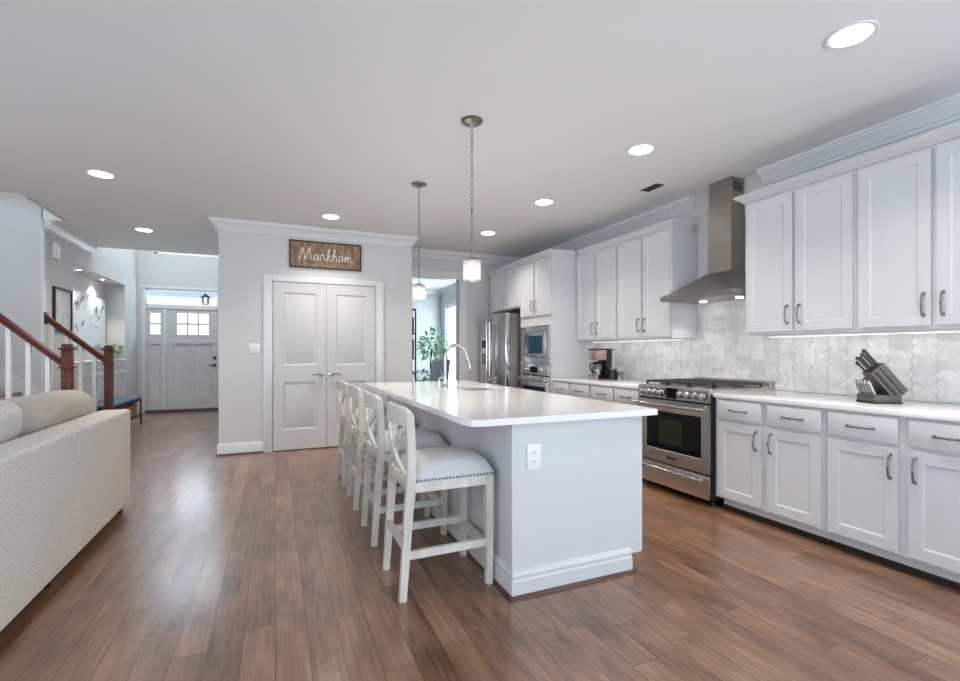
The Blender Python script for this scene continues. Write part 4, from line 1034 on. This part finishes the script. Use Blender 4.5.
def foliage(o, n, c, R_, L, name='foliage', droop=.3, seed=1, zs=1.0, leafw=.42):
    r = random.Random(seed); b = MB()
    for _ in range(n):
        while True:
            v = Vector((r.uniform(-1, 1), r.uniform(-1, 1), r.uniform(-1, 1)))
            if .2 < v.length < 1: break
        p = Vector(c) + Vector((v.x * R_, v.y * R_, v.z * R_ * zs)); d = (v.normalized() + Vector((r.uniform(-.7, .7), r.uniform(-.7, .7), r.uniform(-.5, .5) - droop))).normalized()
        sd = d.cross(Vector((r.uniform(-1, 1), r.uniform(-1, 1), 1))).normalized(); up = sd.cross(d); l_ = L * r.uniform(.7, 1.2); w_ = l_ * leafw
        q = [p, p + d * l_ * .45 + sd * w_ / 2 + up * .1 * l_, p + d * l_, p + d * l_ * .45 - sd * w_ / 2 + up * .1 * l_, p + d * l_ * .5]
        vs = [b.bm.verts.new(x) for x in q]
        b.bm.faces.new([vs[0], vs[1], vs[4]]); b.bm.faces.new([vs[1], vs[2], vs[4]]); b.bm.faces.new([vs[2], vs[3], vs[4]]); b.bm.faces.new([vs[3], vs[0], vs[4]])
    return b.build(name, 'leaf', o, recalc=False)
o = thing('potted_plant', 'small leafy plant in a grey glass pot on the niche ledge', 'plant', (FX - .10, 10.30, 1.085))
MB().lathe([(.05, 0), (.06, .04), (.058, .13), (.05, .13), (.048, .11)], (0, 0, 0), 20).build('pot', 'ceramic', o)
MB().lathe([(.03, .1), (.05, .115), (.01, .118)], (0, 0, 0), 14).build('soil', 'soil', o)
foliage(o, 70, (0, 0, .20), .085, .075, seed=4, zs=.75)
for i, (y, lab) in enumerate(((8.75, 'small spotlight in the niche top, towards the stairs'), (9.75, 'small spotlight in the niche top, towards the front door'))):
    o = thing('niche_spotlight', lab, 'spotlight', (FX - .14, y, 2.43), 0, 'niche spotlights')
    MB().lathe([(.03, -.001), (.032, -.006), (.045, -.006), (.046, 0), (.03, 0)], (0, 0, 0), 20).build('trim_ring', 'trim', o); MB().lathe([(.03, -.003), (.005, -.004)], (0, 0, 0), 20).build('lens', 'lens', o)
    l = bpy.data.lights.new('niche_lamp', 'SPOT'); l.energy = 24; l.color = (1, .95, .85); l.spot_size = 1.9; l.spot_blend = .5; l.shadow_soft_size = .03
    lo = bpy.data.objects.new('niche_lamp', l); COL.objects.link(lo); lo.parent = o; lo.location = (0, 0, -.02)
o = thing('entry_bench', 'black metal bench with a blue cushion along the foyer wall', 'bench', (-2.285, 8.92, 0))
for y in (-.72, .72):
    MB().tube([(.195, y, 0), (.195, y, .405), (-.18, y, .405), (-.18, y, 0)], .014, 8).build('leg', 'matte', o)
MB().box(-.19, .205, -.735, .735, .405, .425).build('seat_frame', 'matte', o); MB().box(-.185, .2, -.73, .73, .426, .475, .02, 3).build('seat_cushion', 'blue', o)
MB().box(-.17, .18, -.70, .70, .14, .155).build('lower_shelf', 'matte', o)
for y, lab in ((-.34, 'woven seagrass basket under the blue bench, behind the newel post'), (.34, 'woven seagrass basket under the blue bench, at the front door end')):
    b = thing('basket', lab, 'basket', (-2.285, 8.92 + y, .156), 0, 'baskets under the bench')
    MB().box(-.15, .16, -.30, .30, 0, .19, .02).build('body', 'rattan', b); MB().box(-.155, .165, -.305, .305, .19, .205, .006).build('rim', 'rattan', b)
o = thing('porch_lantern', 'dark hanging porch lantern seen through the transom', 'lantern', (-1.45, 12.3, 2.66))
MB().cyl((0, 0, 0), (0, 0, -.14), .008, 8).build('stem', 'matte', o); MB().lathe([(.02, -.14), (.10, -.20), (.11, -.215), (.02, -.215)], (0, 0, 0), 6).build('cap', 'matte', o)
MB().lathe([(.07, -.215), (.055, -.36), (.05, -.36), (.065, -.216)], (0, 0, 0), 6).build('glass', 'carafe', o)
for k in range(6): a = PI / 3 * k; MB().cyl((.075 * math.cos(a), .075 * math.sin(a), -.21), (.058 * math.cos(a), .058 * math.sin(a), -.37), .006, 6).build('bar', 'matte', o)
MB().lathe([(.062, -.36), (.062, -.375), (.01, -.38)], (0, 0, 0), 6).build('base', 'matte', o)

# ------------------------------------------------------------------ dining room beyond the doorway
o = thing('potted_tree', 'leafy indoor tree in the dining room beyond the doorway', 'plant', (3.12, 9.95, 0))
MB().lathe([(.14, 0), (.19, .34), (.20, .36), (.17, .36), (.16, .32)], (0, 0, 0), 20).build('pot', 'ceramic', o); MB().lathe([(.1, .31), (.165, .325), (.01, .33)], (0, 0, 0), 14).build('soil', 'soil', o)
MB().tube(spline([(0, 0, .3), (.02, .01, .7), (-.01, 0, .95), (.02, 0, 1.3)], 4), .022, 8).build('trunk', 'bark', o)
foliage(o, 190, (0, 0, 1.38), .29, .135, seed=8, zs=1.05)
o = thing('potted_plant', 'low bushy plant beside the black shelf in the dining room', 'plant', (2.78, 9.55, 0))
MB().lathe([(.11, 0), (.14, .5), (.15, .52), (.12, .52), (.11, .48)], (0, 0, 0), 18).build('pot', 'ceramic', o); MB().lathe([(.08, .47), (.115, .485), (.01, .49)], (0, 0, 0), 14).build('soil', 'soil', o)
foliage(o, 80, (0, 0, .68), .15, .11, seed=3, zs=.9)
o = thing('shelving_unit', 'tall open black shelf at the edge of the dining room doorway', 'shelf', (2.235, 9.0, 0))
for x in (-.24, .22):
    for y in (-.14, .14): MB().box(x, x + .025, y - .0125, y + .0125, 0, 2.05).build('post', 'matte', o)
for z in (.12, .60, 1.08, 1.56, 2.03): MB().box(-.24, .245, -.1525, .1525, z, z + .022).build('shelf_board', 'matte', o)
for z, hh, lab in ((1.582, .30, 'dark storage box on the black shelf, upper of the two'), (1.102, .36, 'dark storage box on the black shelf, lower of the two')):
    tag(MB().box(-.1, .21, -.12, .12, 0, hh, .006).build('storage_box', 'dkwood', None, (2.235, 9.0, z)), lab, 'box', 'dark boxes on the shelf')
o = thing('dining_chair', 'grey patterned dining chair beyond the kitchen faucet', 'chair', (2.70, 8.62, 0), math.radians(200))
for x in (-.2, .2):
    MB().quadbox([(x - .018, -.218, 0), (x + .018, -.218, 0), (x + .018, -.182, 0), (x - .018, -.182, 0)], [(x - .022, -.21, .42), (x + .022, -.21, .42), (x + .022, -.166, .42), (x - .022, -.166, .42)]).build('leg', 'dkwood', o)
    MB().quadbox([(x - .018, .20, 0), (x + .018, .20, 0), (x + .018, .236, 0), (x - .018, .236, 0)], [(x - .022, .15, .42), (x + .022, .15, .42), (x + .022, .194, .42), (x - .022, .194, .42)]).build('leg', 'dkwood', o)
MB().box(-.24, .24, -.24, .22, .42, .50, .025, 3).build('seat', 'greyfab', o)
b = MB(); b.quadbox([(-.23, .15, .501), (.23, .15, .501), (.23, .22, .501), (-.23, .22, .501)], [(-.21, .30, 1.08), (.21, .30, 1.08), (.21, .35, 1.08), (-.21, .35, 1.08)])
bmesh.ops.bevel(b.bm, geom=b.bm.edges[:], offset=.02, segments=3, affect='EDGES'); b.build('backrest', 'greyfab', o)
